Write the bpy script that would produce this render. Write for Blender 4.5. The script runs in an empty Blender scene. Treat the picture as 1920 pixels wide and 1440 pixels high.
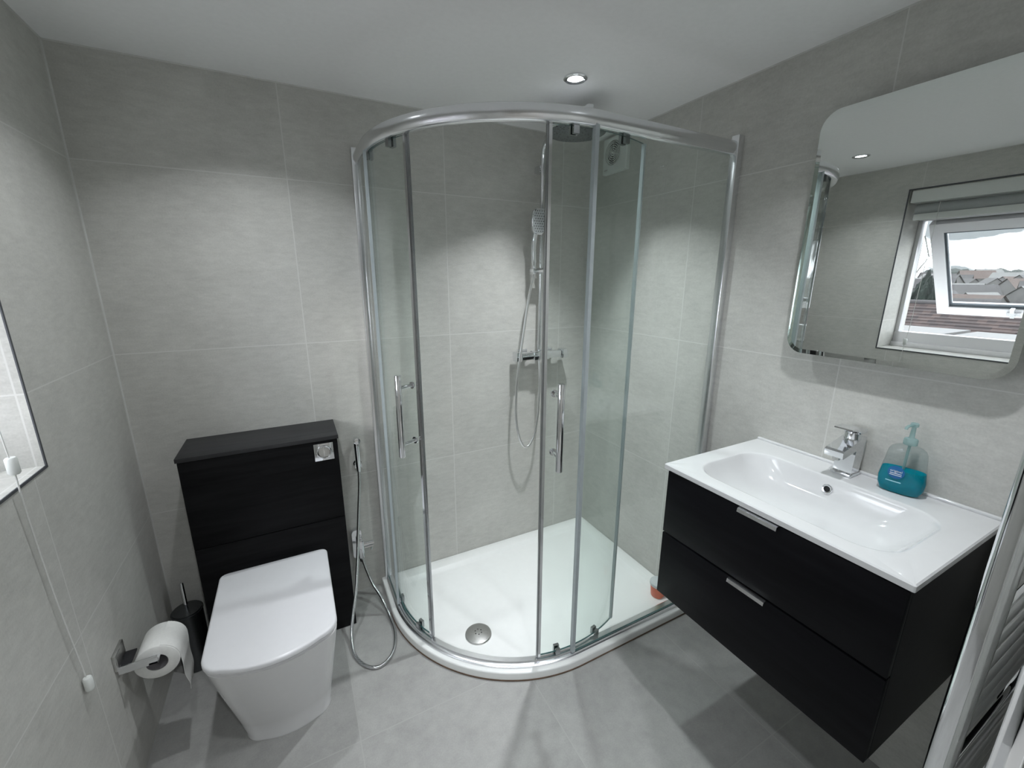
import bpy, bmesh, math, random
from mathutils import Vector, Matrix

random.seed(11)
S = bpy.context.scene
COL = S.collection
PI = math.pi

# ------------------------------------------------------------------ camera
CAMPOS = Vector((0.5474, -1.8582, 1.4547))
R_ = Vector((0.88712693, -0.46152001, 0.00225536))
U_ = Vector((0.11031443, 0.2167848, 0.96996653))
F_ = Vector((0.44814789, 0.86023464, -0.24322795))
cam_data = bpy.data.cameras.new('camera')
cam_data.sensor_fit = 'HORIZONTAL'
cam_data.sensor_width = 36.0
cam_data.lens = 786.91 / 1920 * 36.0
cam_data.clip_start = 0.01
cam_data.clip_end = 2000
cam = bpy.data.objects.new('camera', cam_data)
COL.objects.link(cam)
m = Matrix.Identity(4)
for i in range(3):
    m[i][0], m[i][1], m[i][2], m[i][3] = R_[i], U_[i], -F_[i], CAMPOS[i]
cam.matrix_world = m
S.camera = cam

# ------------------------------------------------------------------ view + world
S.view_settings.view_transform = 'Standard'
S.view_settings.look = 'None'
S.view_settings.gamma = 1.0
S.view_settings.exposure = 0.30
S.view_settings.use_curve_mapping = False

SKY_STRENGTH = 3.3
SUN_POWER = 0.5
LAMP_POWER = 3.2
LAMP_SPREAD = 122

world = bpy.data.worlds.new('sky')
S.world = world
world.use_nodes = True
wt = world.node_tree
wt.nodes.clear()
w_out = wt.nodes.new('ShaderNodeOutputWorld')
w_bg = wt.nodes.new('ShaderNodeBackground')
w_tc = wt.nodes.new('ShaderNodeTexCoord')
w_map = wt.nodes.new('ShaderNodeMapping')
w_map.inputs['Scale'].default_value = (1.0, 1.0, 4.5)
w_noise = wt.nodes.new('ShaderNodeTexNoise')
w_noise.inputs['Scale'].default_value = 4.0
w_noise.inputs['Detail'].default_value = 6.0
w_noise.inputs['Roughness'].default_value = 0.55
w_ramp = wt.nodes.new('ShaderNodeValToRGB')
w_ramp.color_ramp.elements[0].position = 0.43
w_ramp.color_ramp.elements[0].color = (0.16, 0.175, 0.19, 1)
w_ramp.color_ramp.elements[1].position = 0.60
w_ramp.color_ramp.elements[1].color = (3.0, 3.15, 3.4, 1)
wt.links.new(w_tc.outputs['Generated'], w_map.inputs['Vector'])
wt.links.new(w_map.outputs['Vector'], w_noise.inputs['Vector'])
wt.links.new(w_noise.outputs['Fac'], w_ramp.inputs['Fac'])
wt.links.new(w_ramp.outputs['Color'], w_bg.inputs['Color'])
w_bg.inputs['Strength'].default_value = SKY_STRENGTH
wt.links.new(w_bg.outputs['Background'], w_out.inputs['Surface'])

# hazy low sun coming through the window on the left
sun_data = bpy.data.lights.new('hazy_sun', 'SUN')
sun_data.energy = SUN_POWER
sun_data.angle = math.radians(11)
sun_data.color = (1.0, 0.94, 0.86)
sun = bpy.data.objects.new('hazy_sun', sun_data)
COL.objects.link(sun)
sun.rotation_euler = Vector((1.0, 0.92, -0.36)).to_track_quat('-Z', 'Y').to_euler()


# ------------------------------------------------------------------ materials
def new_mat(name):
    mt = bpy.data.materials.new(name)
    mt.use_nodes = True
    nt = mt.node_tree
    return mt, nt, nt.nodes['Principled BSDF']


def setp(b, **kw):
    for k, v in kw.items():
        k = {'spec': 'Specular IOR Level', 'coat': 'Coat Weight', 'coat_rough': 'Coat Roughness', 'rough': 'Roughness',
             'metal': 'Metallic', 'trans': 'Transmission Weight', 'emis': 'Emission Color', 'emis_s': 'Emission Strength',
             'sub': 'Subsurface Weight', 'color': 'Base Color', 'ior': 'IOR'}[k]
        if k in ('Base Color', 'Emission Color') and len(v) == 3:
            v = (*v, 1)
        b.inputs[k].default_value = v


def nd(nt, t, **kw):
    n = nt.nodes.new(t)
    for k, v in kw.items():
        if hasattr(n, k):
            setattr(n, k, v)
        else:
            n.inputs[k].default_value = v
    return n


def mth(nt, op, a, b=None, c=None):
    n = nt.nodes.new('ShaderNodeMath')
    n.operation = op
    for i, v in enumerate((a, b, c)):
        if v is None:
            continue
        if isinstance(v, (int, float)):
            n.inputs[i].default_value = v
        else:
            nt.links.new(v, n.inputs[i])
    return n.outputs[0]


def simple(name, color, rough=0.5, metal=0.0, noise=0.0, scale=40.0, **kw):
    """plain material with a little procedural variation"""
    mt, nt, b = new_mat(name)
    setp(b, color=color, rough=rough, metal=metal, **kw)
    if noise:
        ge = nd(nt, 'ShaderNodeNewGeometry')
        n = nd(nt, 'ShaderNodeTexNoise')
        n.inputs['Scale'].default_value = scale
        n.inputs['Detail'].default_value = 4
        nt.links.new(ge.outputs['Position'], n.inputs['Vector'])
        r = nd(nt, 'ShaderNodeValToRGB')
        r.color_ramp.elements[0].position = 0.3
        r.color_ramp.elements[1].position = 0.7
        r.color_ramp.elements[0].color = (*[c * (1 - noise) for c in color], 1)
        r.color_ramp.elements[1].color = (*[min(1, c * (1 + noise)) for c in color], 1)
        nt.links.new(n.outputs['Fac'], r.inputs['Fac'])
        nt.links.new(r.outputs['Color'], b.inputs['Base Color'])
    return mt


TILE = 0.602


def tile_mat(name, offx, offy, offz, base=(0.555, 0.55, 0.52), grout=(0.66, 0.655, 0.63), rough=0.42, gw=0.0017):
    mt, nt, b = new_mat(name)
    L = nt.links.new
    ge = nd(nt, 'ShaderNodeNewGeometry')
    sp = nd(nt, 'ShaderNodeSeparateXYZ')
    L(ge.outputs['Position'], sp.inputs[0])
    sn = nd(nt, 'ShaderNodeSeparateXYZ')
    L(ge.outputs['Normal'], sn.inputs[0])
    ds, cells = [], []
    for ax, off in zip('XYZ', (offx, offy, offz)):
        c = mth(nt, 'SUBTRACT', sp.outputs[ax], off)
        d = mth(nt, 'PINGPONG', c, TILE / 2)
        an = mth(nt, 'GREATER_THAN', mth(nt, 'ABSOLUTE', sn.outputs[ax]), 0.5)
        ds.append(mth(nt, 'ADD', d, an))
        cells.append(mth(nt, 'FLOOR', mth(nt, 'DIVIDE', c, TILE)))
    dist = mth(nt, 'MINIMUM', mth(nt, 'MINIMUM', ds[0], ds[1]), ds[2])
    mask = mth(nt, 'LESS_THAN', dist, gw)
    cell = nd(nt, 'ShaderNodeCombineXYZ')
    for i in range(3):
        L(cells[i], cell.inputs[i])
    wn = nd(nt, 'ShaderNodeTexWhiteNoise')
    L(cell.outputs[0], wn.inputs['Vector'])
    # mottled cement look: broad clouds, horizontal streaks, fine specks; each tile shifted
    add = nd(nt, 'ShaderNodeVectorMath', operation='MULTIPLY_ADD')
    L(wn.outputs['Color'], add.inputs[0])
    add.inputs[1].default_value = (7, 7, 7)
    L(ge.outputs['Position'], add.inputs[2])
    n1 = nd(nt, 'ShaderNodeTexNoise')
    n1.inputs['Scale'].default_value = 5.0
    n1.inputs['Detail'].default_value = 6
    n1.inputs['Roughness'].default_value = 0.62
    L(add.outputs[0], n1.inputs['Vector'])
    mp = nd(nt, 'ShaderNodeMapping')
    mp.inputs['Scale'].default_value = (1, 1, 3.2)
    L(add.outputs[0], mp.inputs[0])
    n2 = nd(nt, 'ShaderNodeTexNoise')
    n2.inputs['Scale'].default_value = 22.0
    n2.inputs['Detail'].default_value = 5
    n2.inputs['Roughness'].default_value = 0.7
    L(mp.outputs[0], n2.inputs['Vector'])
    n3 = nd(nt, 'ShaderNodeTexNoise')
    n3.inputs['Scale'].default_value = 210.0
    n3.inputs['Detail'].default_value = 2
    L(ge.outputs['Position'], n3.inputs['Vector'])
    v = mth(nt, 'ADD', mth(nt, 'MULTIPLY', n1.outputs['Fac'], 0.33), mth(nt, 'MULTIPLY', n2.outputs['Fac'], 0.40))
    v = mth(nt, 'ADD', v, mth(nt, 'MULTIPLY', n3.outputs['Fac'], 0.22))
    v = mth(nt, 'ADD', v, mth(nt, 'MULTIPLY', wn.outputs['Value'], 0.035))
    v = mth(nt, 'ADD', v, 0.51)          # ~1 on average
    # small dark pits
    vo = nd(nt, 'ShaderNodeTexVoronoi')
    vo.inputs['Scale'].default_value = 34.0
    L(add.outputs[0], vo.inputs['Vector'])
    pit = mth(nt, 'LESS_THAN', vo.outputs['Distance'], 0.045)
    v = mth(nt, 'SUBTRACT', v, mth(nt, 'MULTIPLY', pit, 0.07))
    colr = nd(nt, 'ShaderNodeVectorMath', operation='SCALE')
    colr.inputs[0].default_value = base
    L(v, colr.inputs['Scale'])
    mx = nd(nt, 'ShaderNodeMix', data_type='RGBA')
    L(mask, mx.inputs['Factor'])
    L(colr.outputs[0], mx.inputs['A'])
    mx.inputs['B'].default_value = (*grout, 1)
    L(mx.outputs['Result'], b.inputs['Base Color'])
    setp(b, rough=rough, spec=0.35)
    bp = nd(nt, 'ShaderNodeBump')
    bp.inputs['Strength'].default_value = 0.25
    bp.inputs['Distance'].default_value = 0.002
    h = mth(nt, 'SUBTRACT', mth(nt, 'MULTIPLY', n2.outputs['Fac'], 0.25), mask)
    L(h, bp.inputs['Height'])
    L(bp.outputs[0], b.inputs['Normal'])
    return mt


def glass_mat(name, tint=(0.93, 0.97, 0.95), refl=1.0, rough=0.0):
    """thin architectural glass: lets light straight through, reflects by Fresnel"""
    mt = bpy.data.materials.new(name)
    mt.use_nodes = True
    nt = mt.node_tree
    nt.nodes.clear()
    out = nd(nt, 'ShaderNodeOutputMaterial')
    tr = nd(nt, 'ShaderNodeBsdfTransparent')
    tr.inputs[0].default_value = (*tint, 1)
    gl = nd(nt, 'ShaderNodeBsdfGlossy')
    gl.inputs['Roughness'].default_value = rough
    fr = nd(nt, 'ShaderNodeFresnel')
    ge = nd(nt, 'ShaderNodeNewGeometry')
    # the back side of each face must reflect like the front side (no total internal reflection in a thin pane)
    nt.links.new(mth(nt, 'ADD', mth(nt, 'MULTIPLY', ge.outputs['Backfacing'], 1 / 1.45 - 1.45), 1.45), fr.inputs['IOR'])
    f = mth(nt, 'MULTIPLY', fr.outputs[0], refl)
    mx = nd(nt, 'ShaderNodeMixShader')
    nt.links.new(f, mx.inputs[0])
    nt.links.new(tr.outputs[0], mx.inputs[1])
    nt.links.new(gl.outputs[0], mx.inputs[2])
    nt.links.new(mx.outputs[0], out.inputs[0])
    return mt


def wood_mat(name, c0, c1, axis=1, rough=0.4, spec=0.35):
    mt, nt, b = new_mat(name)
    L = nt.links.new
    ge = nd(nt, 'ShaderNodeNewGeometry')
    mp = nd(nt, 'ShaderNodeMapping')
    sc = [26, 26, 26]
    sc[axis] = 2.2
    mp.inputs['Scale'].default_value = sc
    L(ge.outputs['Position'], mp.inputs[0])
    n = nd(nt, 'ShaderNodeTexNoise')
    n.inputs['Scale'].default_value = 1.6
    n.inputs['Detail'].default_value = 7
    n.inputs['Roughness'].default_value = 0.6
    n.inputs['Distortion'].default_value = 0.6
    L(mp.outputs[0], n.inputs['Vector'])
    r = nd(nt, 'ShaderNodeValToRGB')
    r.color_ramp.elements[0].position = 0.32
    r.color_ramp.elements[1].position = 0.72
    r.color_ramp.elements[0].color = (*c0, 1)
    r.color_ramp.elements[1].color = (*c1, 1)
    L(n.outputs['Fac'], r.inputs['Fac'])
    L(r.outputs['Color'], b.inputs['Base Color'])
    setp(b, rough=rough, spec=spec)
    return mt


M = {}
M['wall_tile'] = tile_mat('cement_wall_tile', 0.5881, -0.6105, -0.001)
M['floor_tile'] = tile_mat('cement_floor_tile', 0.5953, -0.7129, 0.301, base=(0.36, 0.358, 0.348), grout=(0.40, 0.398, 0.386), rough=0.38)
M['paint'] = simple('white_ceiling_paint', (0.91, 0.91, 0.91), 0.7, noise=0.015, scale=60)
M['white_gloss'] = simple('white_gloss_paint', (0.80, 0.80, 0.80), 0.3, noise=0.015, scale=30)
M['landing'] = simple('landing_paint', (0.55, 0.53, 0.50), 0.8, noise=0.03, scale=10)
M['caulk'] = simple('pale_sealant', (0.60, 0.60, 0.58), 0.5, noise=0.03, scale=90)
M['chrome'] = simple('polished_chrome', (0.80, 0.81, 0.83), 0.06, 1.0, noise=0.01)
M['rail'] = simple('silver_rail_metal', (0.84, 0.85, 0.87), 0.24, 1.0, noise=0.01)
M['satin'] = simple('satin_silver_hose', (0.78, 0.78, 0.78), 0.28, 1.0, noise=0.02)
M['dark_chrome'] = simple('dark_clip_metal', (0.35, 0.36, 0.37), 0.25, 1.0, noise=0.05)  # darker grey metal of the rollers and magnetic strips
M['steel'] = simple('brushed_steel', (0.55, 0.55, 0.54), 0.32, 1.0, noise=0.05, scale=120)
M['black'] = simple('black_rubber', (0.012, 0.012, 0.013), 0.6, noise=0.1)
M['void'] = simple('dark_opening', (0.01, 0.01, 0.012), 0.8, noise=0.05)
M['trim'] = simple('dark_tile_trim', (0.085, 0.09, 0.10), 0.5, 0.2, noise=0.05)
M['glass'] = glass_mat('shower_glass', (0.955, 0.982, 0.970))
M['window_glass'] = glass_mat('window_glass', (0.98, 0.985, 0.985))
M['glass_edge'] = simple('green_glass_edge', (0.03, 0.10, 0.10), 0.15, noise=0.1)
M['seal'] = simple('clear_plastic_seal', (0.46, 0.51, 0.53), 0.3, noise=0.04)
M['acrylic'] = simple('white_stone_tray', (0.82, 0.83, 0.82), 0.22, noise=0.01)
M['ceramic'] = simple('white_ceramic', (0.74, 0.74, 0.75), 0.10, noise=0.008, coat=0.4)
M['seat'] = simple('white_seat_plastic', (0.70, 0.70, 0.72), 0.22, noise=0.008)
M['wood_unit'] = wood_mat('black_wood_grain', (0.0025, 0.0025, 0.003), (0.010, 0.010, 0.011), axis=0, rough=0.5, spec=0.12)
M['wood_top'] = wood_mat('charcoal_wood_grain', (0.016, 0.016, 0.018), (0.036, 0.036, 0.038), axis=0, rough=0.5)
M['wood_vanity'] = wood_mat('black_vanity_lacquer', (0.003, 0.003, 0.004), (0.008, 0.008, 0.010), axis=1, rough=0.4, spec=0.1)
M['paper'] = simple('white_tissue', (0.78, 0.78, 0.76), 0.9, noise=0.03, scale=120)
M['card'] = simple('cardboard_core', (0.20, 0.19, 0.20), 0.85, noise=0.1)
M['white_plastic'] = simple('white_plastic', (0.74, 0.76, 0.74), 0.35, noise=0.01)
M['coral'] = simple('coral_plastic', (0.72, 0.16, 0.08), 0.4, noise=0.05)
M['lid_grey'] = simple('pale_grey_lid', (0.55, 0.58, 0.59), 0.35, noise=0.03)
M['blind'] = simple('grey_blind_fabric', (0.42, 0.44, 0.44), 0.85, noise=0.04, scale=300)
M['upvc'] = simple('white_window_plastic', (0.80, 0.79, 0.81), 0.3, noise=0.01)
M['gasket'] = simple('grey_window_gasket', (0.06, 0.075, 0.09), 0.5, noise=0.05)
M['brown_sealant'] = simple('brownish_sealant', (0.14, 0.09, 0.06), 0.7, noise=0.2)
M['lamp_glow'] = simple('lit_lamp_face', (1, 1, 1), 0.5, noise=0.01, emis=(0.92, 0.96, 1.0), emis_s=14.0)
M['cord'] = simple('white_cord', (0.70, 0.70, 0.68), 0.7, noise=0.04, scale=200)


def mirror_material():
    mt, nt, b = new_mat('silvered_mirror')
    setp(b, color=(0.80, 0.83, 0.81), rough=0.0, metal=1.0)
    n = nd(nt, 'ShaderNodeTexNoise')
    n.inputs['Scale'].default_value = 9
    ge = nd(nt, 'ShaderNodeNewGeometry')
    nt.links.new(ge.outputs['Position'], n.inputs['Vector'])
    r = mth(nt, 'MULTIPLY', mth(nt, 'GREATER_THAN', n.outputs['Fac'], 0.9), 0.02)
    nt.links.new(r, b.inputs['Roughness'])
    return mt


M['mirror'] = mirror_material()


def bottle_material():
    return glass_mat('clear_bottle_plastic', (0.90, 0.93, 0.93), 1.0, 0.03)


M['bottle'] = bottle_material()


def tinted(name, tcol, dcol, mix, rough=0.1):
    mt = bpy.data.materials.new(name)
    mt.use_nodes = True
    nt = mt.node_tree
    nt.nodes.clear()
    out = nd(nt, 'ShaderNodeOutputMaterial')
    tr = nd(nt, 'ShaderNodeBsdfTransparent')
    tr.inputs[0].default_value = (*tcol, 1)
    df = nd(nt, 'ShaderNodeBsdfDiffuse')
    n = nd(nt, 'ShaderNodeTexNoise')
    n.inputs['Scale'].default_value = 30
    ge = nd(nt, 'ShaderNodeNewGeometry')
    nt.links.new(ge.outputs['Position'], n.inputs['Vector'])
    r = nd(nt, 'ShaderNodeValToRGB')
    r.color_ramp.elements[0].color = (*[c * 0.85 for c in dcol], 1)
    r.color_ramp.elements[1].color = (*[c * 1.15 for c in dcol], 1)
    nt.links.new(n.outputs['Fac'], r.inputs['Fac'])
    nt.links.new(r.outputs['Color'], df.inputs[0])
    mx = nd(nt, 'ShaderNodeMixShader')
    mx.inputs[0].default_value = mix
    nt.links.new(tr.outputs[0], mx.inputs[1])
    nt.links.new(df.outputs[0], mx.inputs[2])
    nt.links.new(mx.outputs[0], out.inputs[0])
    return mt


M['liquid'] = tinted('teal_liquid_soap', (0.10, 0.62, 0.72), (0.0, 0.30, 0.40), 0.72)
M['pump'] = tinted('pale_teal_plastic', (0.80, 0.90, 0.90), (0.42, 0.58, 0.58), 0.42)
M['label_blue'] = simple('blue_label', (0.004, 0.115, 0.32), 0.4, noise=0.06)
M['label_ink'] = simple('white_label_ink', (0.80, 0.86, 0.90), 0.5, noise=0.02)
M['label_bar'] = simple('aqua_label_bar', (0.35, 0.75, 0.82), 0.5, noise=0.02)


def gradient_bottle():
    """bottle that is olive yellow above and dark grey below"""
    mt, nt, b = new_mat('olive_and_charcoal_plastic')
    tc = nd(nt, 'ShaderNodeTexCoord')
    sp = nd(nt, 'ShaderNodeSeparateXYZ')
    nt.links.new(tc.outputs['Generated'], sp.inputs[0])
    r = nd(nt, 'ShaderNodeValToRGB')
    e = r.color_ramp.elements
    e[0].position, e[0].color = 0.34, (0.055, 0.06, 0.05, 1)
    e[1].position, e[1].color = 0.56, (0.30, 0.29, 0.035, 1)
    x = e.new(0.80)
    x.color = (0.24, 0.20, 0.035, 1)
    nt.links.new(sp.outputs['Z'], r.inputs['Fac'])
    nt.links.new(r.outputs['Color'], b.inputs['Base Color'])
    setp(b, rough=0.3)
    return mt


M['olive'] = gradient_bottle()


# ------------------------------------------------------------------ mesh helpers
class MB:
    def __init__(s):
        s.v, s.f, s.mi = [], [], []

    def add(s, vs, fs, mi=0):
        o = len(s.v)
        s.v += [Vector(p) for p in vs]
        s.f += [[i + o for i in f] for f in fs]
        s.mi += [mi] * len(fs)
        return s

    def box(s, x0, y0, z0, x1, y1, z1, mi=0, bev=0.0, seg=2, rot=None, piv=None):
        x0, x1 = min(x0, x1), max(x0, x1)
        y0, y1 = min(y0, y1), max(y0, y1)
        z0, z1 = min(z0, z1), max(z0, z1)
        if bev <= 0:
            vs = [(x, y, z) for x in (x0, x1) for y in (y0, y1) for z in (z0, z1)]
            fs = [(0, 1, 3, 2), (4, 6, 7, 5), (0, 4, 5, 1), (2, 3, 7, 6), (0, 2, 6, 4), (1, 5, 7, 3)]
        else:
            bm = bmesh.new()
            bmesh.ops.create_cube(bm, size=1.0)
            for v in bm.verts:
                v.co = Vector(((x0 + x1) / 2 + v.co.x * (x1 - x0), (y0 + y1) / 2 + v.co.y * (y1 - y0), (z0 + z1) / 2 + v.co.z * (z1 - z0)))
            bmesh.ops.bevel(bm, geom=bm.edges[:], offset=min(bev, 0.49 * min(x1 - x0, y1 - y0, z1 - z0)), segments=seg, profile=0.5, affect='EDGES')
            bm.verts.index_update()
            vs = [v.co.copy() for v in bm.verts]
            fs = [[v.index for v in f.verts] for f in bm.faces]
            bm.free()
        if rot is not None:
            pv = Vector(piv) if piv is not None else Vector(((x0 + x1) / 2, (y0 + y1) / 2, (z0 + z1) / 2))
            vs = [pv + rot @ (Vector(p) - pv) for p in vs]
        return s.add(vs, fs, mi)

    def rings(s, rs, closed=True, cap0=False, cap1=False, mi=0):
        n = len(rs[0])
        vs = [p for r in rs for p in r]
        fs = []
        for k in range(len(rs) - 1):
            for i in range(n if closed else n - 1):
                j = (i + 1) % n
                fs.append((k * n + i, k * n + j, (k + 1) * n + j, (k + 1) * n + i))
        if cap0:
            fs.append(list(range(n))[::-1])
        if cap1:
            fs.append([(len(rs) - 1) * n + i for i in range(n)])
        return s.add(vs, fs, mi)

    def tube(s, pts, r, seg=12, cap=True, mi=0):
        pts = [Vector(p) for p in pts]
        rr = r if isinstance(r, (list, tuple)) else [r] * len(pts)
        rs = []
        t = (pts[1] - pts[0]).normalized()
        n = t.orthogonal().normalized()
        for i, p in enumerate(pts):
            if i == 0:
                t2 = pts[1] - pts[0]
            elif i == len(pts) - 1:
                t2 = pts[-1] - pts[-2]
            else:
                t2 = pts[i + 1] - pts[i - 1]
            t2.normalize()
            q = t.rotation_difference(t2)
            n = (q @ n).normalized()
            t = t2
            b = t.cross(n)
            rs.append([p + (n * math.cos(a) + b * math.sin(a)) * rr[i] for a in [2 * PI * k / seg for k in range(seg)]])
        return s.rings(rs, True, cap, cap, mi)

    def lathe(s, prof, o=(0, 0, 0), ax='z', seg=32, cap0=True, cap1=True, mi=0):
        """prof: (radius, height) list about the axis through o"""
        o = Vector(o)
        rs = []
        for r, h in prof:
            ring = []
            for k in range(seg):
                a = 2 * PI * k / seg
                c, d = r * math.cos(a), r * math.sin(a)
                ring.append(o + Vector({'z': (c, d, h), 'x': (h, c, d), 'y': (d, h, c)}[ax]))
            rs.append(ring)
        return s.rings(rs, True, cap0, cap1, mi)

    def prism(s, poly, a0, a1, ax='z', mi=0):
        """poly of 2-D points extruded along ax between a0 and a1"""
        def mk(p, h):
            return {'z': (p[0], p[1], h), 'x': (h, p[0], p[1]), 'y': (p[0], h, p[1])}[ax]
        return s.rings([[mk(p, a0) for p in poly], [mk(p, a1) for p in poly]], True, True, True, mi)

    def torus(s, o, R, r, ax='z', seg=40, sub=8, mi=0):
        o = Vector(o)
        rs = []
        for k in range(seg + 1):
            a = 2 * PI * k / seg
            ring = []
            for j in range(sub):
                b = 2 * PI * j / sub
                c, d, h = (R + r * math.cos(b)) * math.cos(a), (R + r * math.cos(b)) * math.sin(a), r * math.sin(b)
                ring.append(o + Vector({'z': (c, d, h), 'x': (h, c, d), 'y': (d, h, c)}[ax]))
            rs.append(ring)
        return s.rings(rs, True, False, False, mi)

    def build(s, name, mats, parent=None, smooth=True, angle=35, recalc=True):
        if not isinstance(mats, (list, tuple)):
            mats = [mats]
        off = ORG.get(parent.name, Vector()) if parent else Vector()
        me = bpy.data.meshes.new(name)
        me.from_pydata([tuple(p - off) for p in s.v], [], s.f)
        for mm in mats:
            me.materials.append(mm)
        for i, p in enumerate(me.polygons):
            p.material_index = s.mi[i]
            p.use_smooth = smooth
        if recalc:
            bm = bmesh.new()
            bm.from_mesh(me)
            bmesh.ops.remove_doubles(bm, verts=bm.verts, dist=1e-6)
            bmesh.ops.recalc_face_normals(bm, faces=bm.faces)
            bm.to_mesh(me)
            bm.free()
        if smooth:
            me.set_sharp_from_angle(angle=math.radians(angle))
        me.update()
        o = bpy.data.objects.new(name, me)
        COL.objects.link(o)
        if parent:
            o.parent = parent
        ORG[o.name] = off.copy()
        return o


ORG = {}


def thing(name, label, cat, loc=(0, 0, 0), group=None):
    o = bpy.data.objects.new(name, None)
    o.empty_display_size = 0.05
    COL.objects.link(o)
    o.location = loc
    ORG[o.name] = Vector(loc)
    o['label'], o['category'] = label, cat
    if group:
        o['group'] = group
    return o


def tag(o, label, cat, group=None):
    o['label'], o['category'] = label, cat
    if group:
        o['group'] = group
    return o


def struct(o):
    o['kind'] = 'structure'
    return o


def catmull(P, n=10):
    P = [Vector(p) for p in P]
    P = [P[0] * 2 - P[1]] + P + [P[-1] * 2 - P[-2]]
    out = []
    for i in range(1, len(P) - 2):
        p0, p1, p2, p3 = P[i - 1:i + 3]
        for k in range(n):
            t = k / n
            out.append(0.5 * ((2 * p1) + (p2 - p0) * t + (2 * p0 - 5 * p1 + 4 * p2 - p3) * t * t + (3 * p1 - p0 - 3 * p2 + p3) * t ** 3))
    out.append(P[-2])
    return out


def rrect(x0, y0, x1, y1, r, n=6):
    """rounded rectangle outline, counter clockwise"""
    pts = []
    for cx, cy, a0 in ((x1 - r, y1 - r, 0), (x0 + r, y1 - r, 90), (x0 + r, y0 + r, 180), (x1 - r, y0 + r, 270)):
        for k in range(n + 1):
            a = math.radians(a0 + 90 * k / n)
            pts.append((cx + r * math.cos(a), cy + r * math.sin(a)))
    return pts


# ------------------------------------------------------------------ room shell
W, H = 1.998, 2.116
YF = -1.82                 # face of the wall with the doorway
WY0, WY1 = -1.36, -0.558   # window recess
WZ0, WZ1 = 1.031, 1.968
WALL_T = 0.32
DX0, DX1, DZ = 0.33, 1.10, 1.99

struct(MB().box(-0.4, YF - 0.10, -0.12, W + 0.12, 0.12, 0).build('floor', M['floor_tile'], smooth=False))
struct(MB().box(-0.4, YF - 0.10, H, W + 0.12, 0.12, H + 0.12).build('ceiling', M['paint'], smooth=False))
struct(MB().box(-0.4, 0, 0, W + 0.12, 0.12, H).build('wall_back', M['wall_tile'], smooth=False))
struct(MB().box(W, YF - 0.10, 0, W + 0.12, 0, H).build('wall_right', M['wall_tile'], smooth=False))
wl = MB()
wl.box(-WALL_T, YF - 0.10, 0, 0, 0, WZ0)
wl.box(-WALL_T, YF - 0.10, WZ1, 0, 0, H)
wl.box(-WALL_T, YF - 0.10, WZ0, 0, WY0, WZ1)
wl.box(-WALL_T, WY1, WZ0, 0, 0, WZ1)
struct(wl.build('wall_left', M['wall_tile'], smooth=False))
wf = MB()
wf.box(0, YF - 0.10, 0, DX0, YF, H)
wf.box(DX1, YF - 0.10, 0, W, YF, H)
wf.box(DX0, YF - 0.10, DZ, DX1, YF, H)
struct(wf.build('wall_front', M['wall_tile'], smooth=False))
# landing behind the doorway the picture is taken from
struct(MB().box(-0.4, -3.1, -0.12, W + 0.12, YF - 0.10, 0).build('floor_landing', M['landing'], smooth=False))
struct(MB().box(-0.4, -3.1, H, W + 0.12, YF - 0.10, H + 0.12).build('ceiling_landing', M['paint'], smooth=False))
lw = MB().box(-0.4, -3.2, 0, W + 0.12, -3.1, H)
lw.box(-0.4, -3.1, 0, -0.3, YF - 0.10, H).box(W, -3.1, 0, W + 0.12, YF - 0.10, H)
struct(lw.build('wall_landing', M['landing'], smooth=False))

# door lining and architrave (its outer edge shows at the lower right corner)
tr = MB()
for xa, xb in ((DX0 - 0.075, DX0), (DX1, DX1 + 0.07)):
    tr.box(xa, YF, 0, xb, YF + 0.020, DZ + 0.07, bev=0.004)
tr.box(DX0, YF, DZ, DX1, YF + 0.020, DZ + 0.07, bev=0.004)
struct(tr.build('trim_1', M['white_gloss']))

# dark edge strip round the window recess
e = 0.0065
ts = MB()
ts.box(0.0, WY0 - e, WZ0 - e, 0.0025, WY1 + e, WZ0)
ts.box(0.0, WY0 - e, WZ1, 0.0025, WY1 + e, WZ1 + e)
ts.box(0.0, WY1, WZ0, 0.0025, WY1 + e, WZ1)
ts.box(0.0, WY0 - e, WZ0, 0.0025, WY0, WZ1)
struct(ts.build('trim_2', M['trim'], smooth=False))

# pale sealant lines in the corners and under the ceiling
cs = MB()
q = 0.0035
cs.prism([(0, 0), (q, 0), (0, -q)], 0, H, 'z')
cs.prism([(W, 0), (W, -q), (W - q, 0)], 0, H, 'z')
cs.prism([(0, H), (-q, H), (0, H - q)], 0.0, W, 'x')
cs.prism([(0, H), (q, H), (0, H - q)], YF, 0, 'y')
cs.prism([(W, H), (W - q, H), (W, H - q)], YF, 0, 'y')
struct(cs.build('trim_3', M['caulk'], smooth=False))

# ------------------------------------------------------------------ window
win = bpy.data.objects.new('window_1', None)
COL.objects.link(win)
win.location = (-0.22, (WY0 + WY1) / 2, WZ0)
ORG['window_1'] = Vector(win.location)
win['kind'] = 'structure'
fx0, fx1 = -0.25, -0.19
fr = MB()
fr.box(fx0, WY0, WZ0, fx1, WY1, WZ0 + 0.095, bev=0.004)
fr.box(fx0, WY0, WZ1 - 0.16, fx1, WY1, WZ1, bev=0.004)
fr.box(fx0, WY0, WZ0 + 0.095, fx1, WY0 + 0.022, WZ1 - 0.16, bev=0.003)
fr.box(fx0, WY1 - 0.022, WZ0 + 0.095, fx1, WY1, WZ1 - 0.16, bev=0.003)
fr.build('window_frame', M['upvc'], win)
# white inner board on the recess floor next to the frame
MB().box(fx1, WY0, WZ0, fx1 + 0.02, WY1, WZ0 + 0.03, bev=0.003).build('window_board', M['upvc'], win)
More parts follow.
